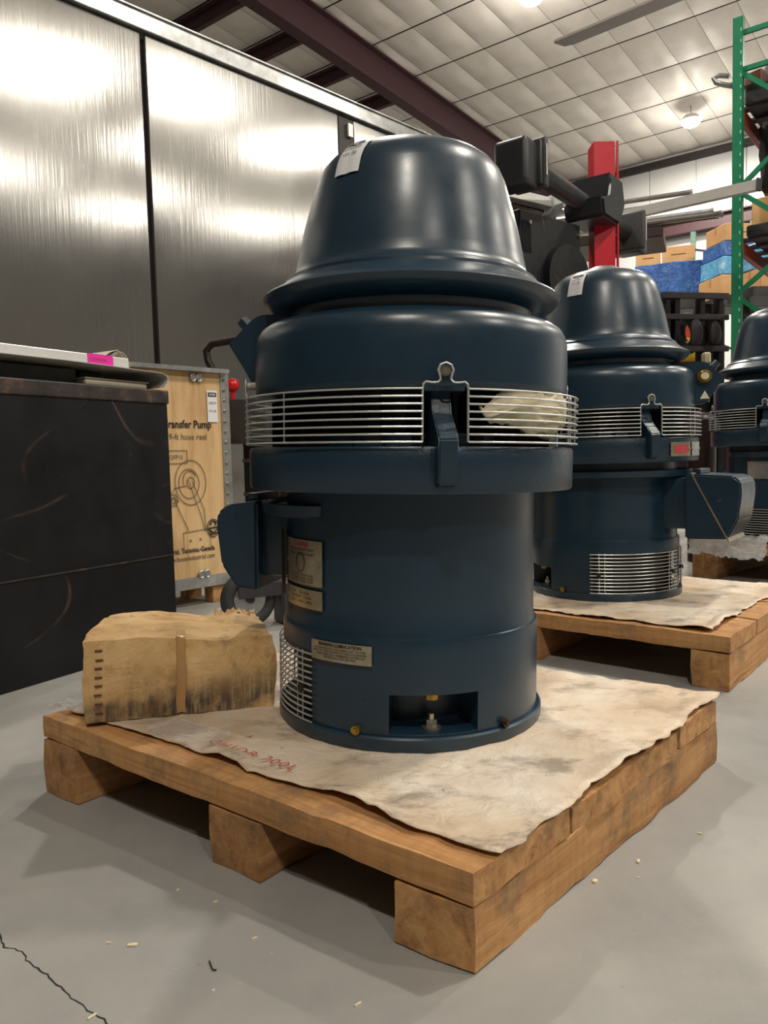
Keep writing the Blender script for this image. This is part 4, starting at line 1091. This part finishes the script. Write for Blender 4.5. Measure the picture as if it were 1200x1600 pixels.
# bundle of pipes on cantilever arms
pb = Vector((2.50, 9.2, 3.33))
pr_dir = Vector((1.0, -.42, 0)).normalized()
spec = [(.0, .0, 1.60, 'steel_bar'), (.12, .03, 1.52, 'galv'), (.24, .02, 1.62, 'silver_sheet'), (.36, .05, 1.50, 'steel_bar'), (.48, .04, 1.58, 'brown_steel'), (.60, .06, 1.42, 'galv'), (.18, .10, 1.45, 'steel_bar'), (.42, .12, 1.40, 'galv'), (.30, .16, 1.30, 'steel_bar')]
for i, (off, dz, ln, m) in enumerate(spec):
    q = pb + Vector((.38, .92, 0))*off*.9 + Vector((0, 0, dz*2.2))
    o = empty('steel_pipe', q, math.atan2(pr_dir.y, pr_dir.x)); tag(o, 'long steel pipe in the bundle lying on brackets behind the red column', 'pipe', 'pipes of the bundle behind the red column')
    bm = B(); cyl(bm, (-1.3, 0, 0), (ln-.2, 0, 0), .028, seg=12); obj('pipe_body', bm, m, o, smooth=True)
    bm = B(); cyl(bm, (ln-.22, 0, 0), (ln-.19, 0, 0), .034, seg=12); obj('pipe_end', bm, 'galv', o)
e2 = empty('pipe_rack', pb+Vector((-.4, .2, 0)), math.atan2(pr_dir.y, pr_dir.x), 'dark brown steel shelf under the pipe bundle', 'rack')
bm = B(); box(bm, (.0, .35, -.11), (2.5, .8, .12), bev=.01); obj('shelf', bm, 'brown_steel', e2)
for x in (-1.1, -.75): bm = B(); box(bm, (x, .70, -1.75), (.10, .10, 3.2)); obj('post', bm, 'brown_steel', e2)
# strip lamp fitting (unlit) on the wall side
e2 = empty('white_duct', (1.85, 8.1, 3.02), math.atan2(pr_dir.y, pr_dir.x)+.25, 'ribbed white metal duct cover left of the red column', 'duct cover'); bm = B()
box(bm, (0, 0, 0), (1.3, .35, .03)); 
for k in range(3): box(bm, (0, -.16+.1*k, -.02), (1.3, .03, .03))
obj('cover', bm, 'white_metal', e2)
# far rack
fp = Vector((6.045, 15.0, 0))
e = empty('far_rack', fp, rzA, 'pale green rack upright with thin braces far behind, left of the near green post', 'rack')
up_post(0, 0, e, 4.88, 'pale_green'); up_post(1.05, 0, e, 4.88, 'pale_green')
for z0_, z1_ in ((4.55, 4.25), (3.95, 3.65), (3.0, 2.4), (2.2, 1.6), (1.4, .8)): brace(0, z0_, 1.05, z1_, par=e, mat='charcoal')
# far boxes left, on a dark stand
def far(x, y, z): return Vector((x, y, z))
fz = 3.0
e = empty('storage_stand', (4.50, 12.1, 0), R(-20), 'dark steel stand carrying the blue wrapped pallet load left of the far rack upright', 'stand')
bm = B(); box(bm, (0, 0, 2.93), (1.15, .9, .20), bev=.01); obj('deck', bm, 'charcoal', e)
for x in (-.5, -.1, .5):
    for y in (-.38, .38): bm = B(); box(bm, (x, y, 1.42), (.09, .09, 2.84)); obj('leg', bm, 'black_metal', e)
bm = B(); box(bm, (0, -.4, 2.35), (1.1, .06, .1)); obj('rail', bm, 'black_metal', e)
crate_like('wrapped_load', 4.50, 12.1, 3.04, (.98, .8, .50), 'blue_wrap', 'large dark blue wrapped load left of the far rack upright', 'bundle', base=far, rz=R(-20), amp=.025)
for i, (dx, s_, lab) in enumerate(((-.30, (.36, .5, .22), 'left flat cardboard box on the dark blue wrapped load'), (.13, (.46, .5, .25), 'right flat cardboard box on the dark blue wrapped load'))):
    crate_like('cardboard_box', 4.50+dx*math.cos(R(-20)), 12.1+dx*math.sin(R(-20)), 3.56, s_, 'cardboard', lab, 'box', base=far, rz=R(-20))
# stack behind the green post
rs = R(8)
e = empty('storage_stand', (5.12, 11.2, 0), rs, 'dark steel stand under the tall box stack behind the green post', 'stand')
bm = B(); box(bm, (0, 0, 2.78), (.95, .62, .13), bev=.01); obj('deck', bm, 'charcoal', e)
for x in (-.42, .42):
    for y in (-.26, .26): bm = B(); box(bm, (x, y, 1.36), (.09, .09, 2.72)); obj('leg', bm, 'black_metal', e)
zz = 2.855
for s_, m, lab, nm, cat in (((.74, .6, .30), 'cardboard', 'cardboard box with white label at the bottom of the stack behind the green post', 'cardboard_box', 'box'),
                       ((.70, .58, .24), 'light_blue_wrap', 'pale blue wrapped box, second in the stack behind the green post', 'wrapped_box', 'bundle'),
                       ((.66, .55, .20), 'blue_wrap', 'blue wrapped box under the topmost carton of the stack', 'wrapped_box', 'bundle'),
                       ((.58, .5, .24), 'cardboard', 'topmost cardboard box of the stack behind the green post', 'cardboard_box', 'box')):
    o = crate_like(nm, 5.10, 11.2, zz, s_, m, lab, cat, base=far, rz=rs, amp=.015 if 'wrap' in m else 0)
    if 'white label' in lab:
        bm = B(); box(bm, (-.12, -.303, .2), (.16, .004, .13)); box(bm, (.08, -.303, .2), (.16, .004, .13)); obj('label', bm, 'white_label', o)
    zz += s_[2]+.012
crate_like('cardboard_box', 4.93, 9.95, 2.735, (.44, .44, .24), 'cardboard', 'cardboard box right of the near green post, under the pale blue film', 'box', base=far, rz=rs)
crate_like('wrapped_box', 4.93, 9.95, 2.98, (.44, .44, .32), 'light_blue_wrap', 'pale blue wrapped box right of the near green post', 'bundle', base=far, rz=rs, amp=.02)
e = empty('storage_stand', (4.93, 9.95, -.12), rs, 'dark stand right of the near green post', 'stand'); bm = B(); box(bm, (0, 0, 2.79), (.7, .55, .12)); obj('deck', bm, 'charcoal', e)
for x in (-.28, .28): bm = B(); box(bm, (x, 0, 1.42), (.08, .08, 2.6)); obj('leg', bm, 'black_metal', e)
# forklift mast
e = empty('forklift', (3.62, 9.0, 0), R(12), 'black forklift mast and carriage behind the middle motor', 'forklift')
for x in (-.34, -.22, .10, .34):
    bm = B(); box(bm, (x, 0, 1.28), (.07, .10, 2.5), bev=.008); obj('mast_rail', bm, 'black_metal', e)
for z in (2.50, 2.26, 1.9): bm = B(); box(bm, (0, -.05, z), (.86, .05, .07 if z > 2.4 else .06), bev=.006); obj('crossbar', bm, 'charcoal', e)
for x, w_ in ((-.29, .22), (.36, .28)): bm = B(); box(bm, (x, .12, 1.95), (w_, .03, 1.0), bev=.005); obj('mast_plate', bm, 'black_metal', e)
bm = B(); box(bm, (.15, .45, .8), (1.0, .8, 1.3), bev=.04, seg=2); obj('chassis', bm, 'black_metal', e)
for k in range(2):
    bm = B(); prof = [(.17+.07*math.cos(2*PI*q/12), .07*math.sin(2*PI*q/12)) for q in range(13)]
    bm = lathe(prof, seg=28); bmesh.ops.transform(bm, matrix=Matrix.Translation((.27 if k else .02, .12+k*.02, 2.1)) @ Matrix.Rotation(R(80), 4, 'Y'), verts=bm.verts); obj('hose_loop', bm, 'rubber', e, smooth=True)
for x in (-.36, .5):
    bm = B(); prof = [(.22+.09*math.cos(2*PI*q/12), .09*math.sin(2*PI*q/12)) for q in range(13)]
    bm = lathe(prof, seg=28); bmesh.ops.transform(bm, matrix=Matrix.Translation((x, .3, .31)) @ Matrix.Rotation(R(90), 4, 'Y'), verts=bm.verts); obj('wheel', bm, 'rubber', e, smooth=True)
e = empty('yellow_rack_bin', (4.05, 10.2, 0), R(10), 'yellow wire bin glimpsed behind the forklift mast', 'bin')
bm = B(); box(bm, (0, 0, 2.13), (.30, .3, .10), bev=.01); box(bm, (0, 0, 1.95), (.30, .3, .06), bev=.01); obj('bin_body', bm, 'yellow', e)
bm = B(); box(bm, (-.12, .1, 1.1), (.05, .05, 2.2)); box(bm, (.12, .1, 1.1), (.05, .05, 2.2)); obj('leg', bm, 'yellow', e)
crate_like('red_toolbox', 4.15, 10.75, 0.001, (.5, .4, 2.45), 'rack_orange', 'orange red cabinet glimpsed above the yellow bin', 'cabinet', base=far, rz=R(10))
# brown drum between the middle and the far motor
e = empty('brown_tank', (2.115, 5.1, 0), 0, 'dark brown steel tank standing between the middle and the farthest motor', 'tank')
bm = B(); cyl(bm, (0, 0, .0), (0, 0, .94), .088, seg=28); obj('shell', bm, 'brown_steel', e, smooth=True)
bm = lathe([(.088, .94), (.08, .96), (.05, .985), (.0001, .99)], seg=28); obj('cap', bm, 'brown_steel', e, smooth=True)
# ------------------------------------------------------------ ceiling fan
tip = Vector((2.19, 9.31, 5.5)); dirf = Vector((3.124-2.193, 8.497-9.31, 0)).normalized()
hub = tip + dirf*3.1
e = empty('ceiling_fan', hub, math.atan2(-dirf.y, -dirf.x), 'large grey ceiling fan with one blade reaching in at the top edge', 'fan')
for k in range(6):
    bm = B(); Mx = Matrix.Rotation(k*PI/3, 4, 'Z')
    bm = prism([(.2, -.18), (3.0, -.17), (3.1, -.12), (3.12, .10), (3.08, .14), (.2, .17)], -.012, .012, 'Z'); bmesh.ops.transform(bm, matrix=Mx @ Matrix.Rotation(R(-10), 4, 'X'), verts=bm.verts)
    obj('blade', bm, 'fan_grey', e)
bm = B(); cyl(bm, (0, 0, -.1), (0, 0, .12), .26, seg=32); obj('hub', bm, 'charcoal', e, smooth=True)
hb = hub.dot(BX); bm = B(); cyl(bm, (0, 0, .1), (0, 0, ceil_z(hb)-hub.z+.05), .04, seg=12); obj('down_rod', bm, 'charcoal', e)

# ------------------------------------------------------------ small litter on the floor
def chip(x, y, L_, w_, rz, mat='chip_wood', lab=None, h=.002, nm='wood_splinter'):
    bm = prism([(-L_/2, -w_*.3), (L_*.3, -w_/2), (L_/2, 0), (L_*.2, w_/2), (-L_*.45, w_*.35)], 0, h, 'Z')
    o = obj(nm, bm, mat, None, loc=(x, y, .0003), rot=(0, 0, rz)); tag(o, lab or 'tiny pale wood splinter lying on the bare concrete', 'splinter', None if lab else 'tiny splinters on the concrete')
chip(-.409, 1.147, .017, .006, .1, lab='pale curved wood chip on the floor at the lower left', h=.003)
chip(.352, 1.292, .011, .009, .9, lab='pale wood chip on the floor beside the right side of the front pallet', h=.003)
chip(.448, 1.353, .012, .005, 1.2, lab='small pale chip on the concrete further right of the front pallet', h=.003)
for (x, y, l, r_) in ((-.221, 1.157, .010, .6), (-.053, 1.005, .012, .7), (-.45, 1.155, .008, .2), (-.38, 1.30, .007, .9), (-.305, 1.26, .009, .1), (.43, 1.30, .006, .3), (.60, 1.45, .010, -.5), (.40, 1.40, .006, .5), (-.26, 1.04, .006, 1.), (-.415, .995, .014, .9)):
    chip(x, y, l, l*.28, r_)
e = empty('bent_nail', (-.275, 1.093, .002), R(-65), 'dark bent nail lying on the concrete in front of the pallet', 'nail'); bm = B(); tube(bm, [(-.012, 0, 0), (.006, 0, 0), (.012, .001, 0), (.014, .005, 0)], .0011, 6); obj('shaft', bm, 'dark_bolt', e)
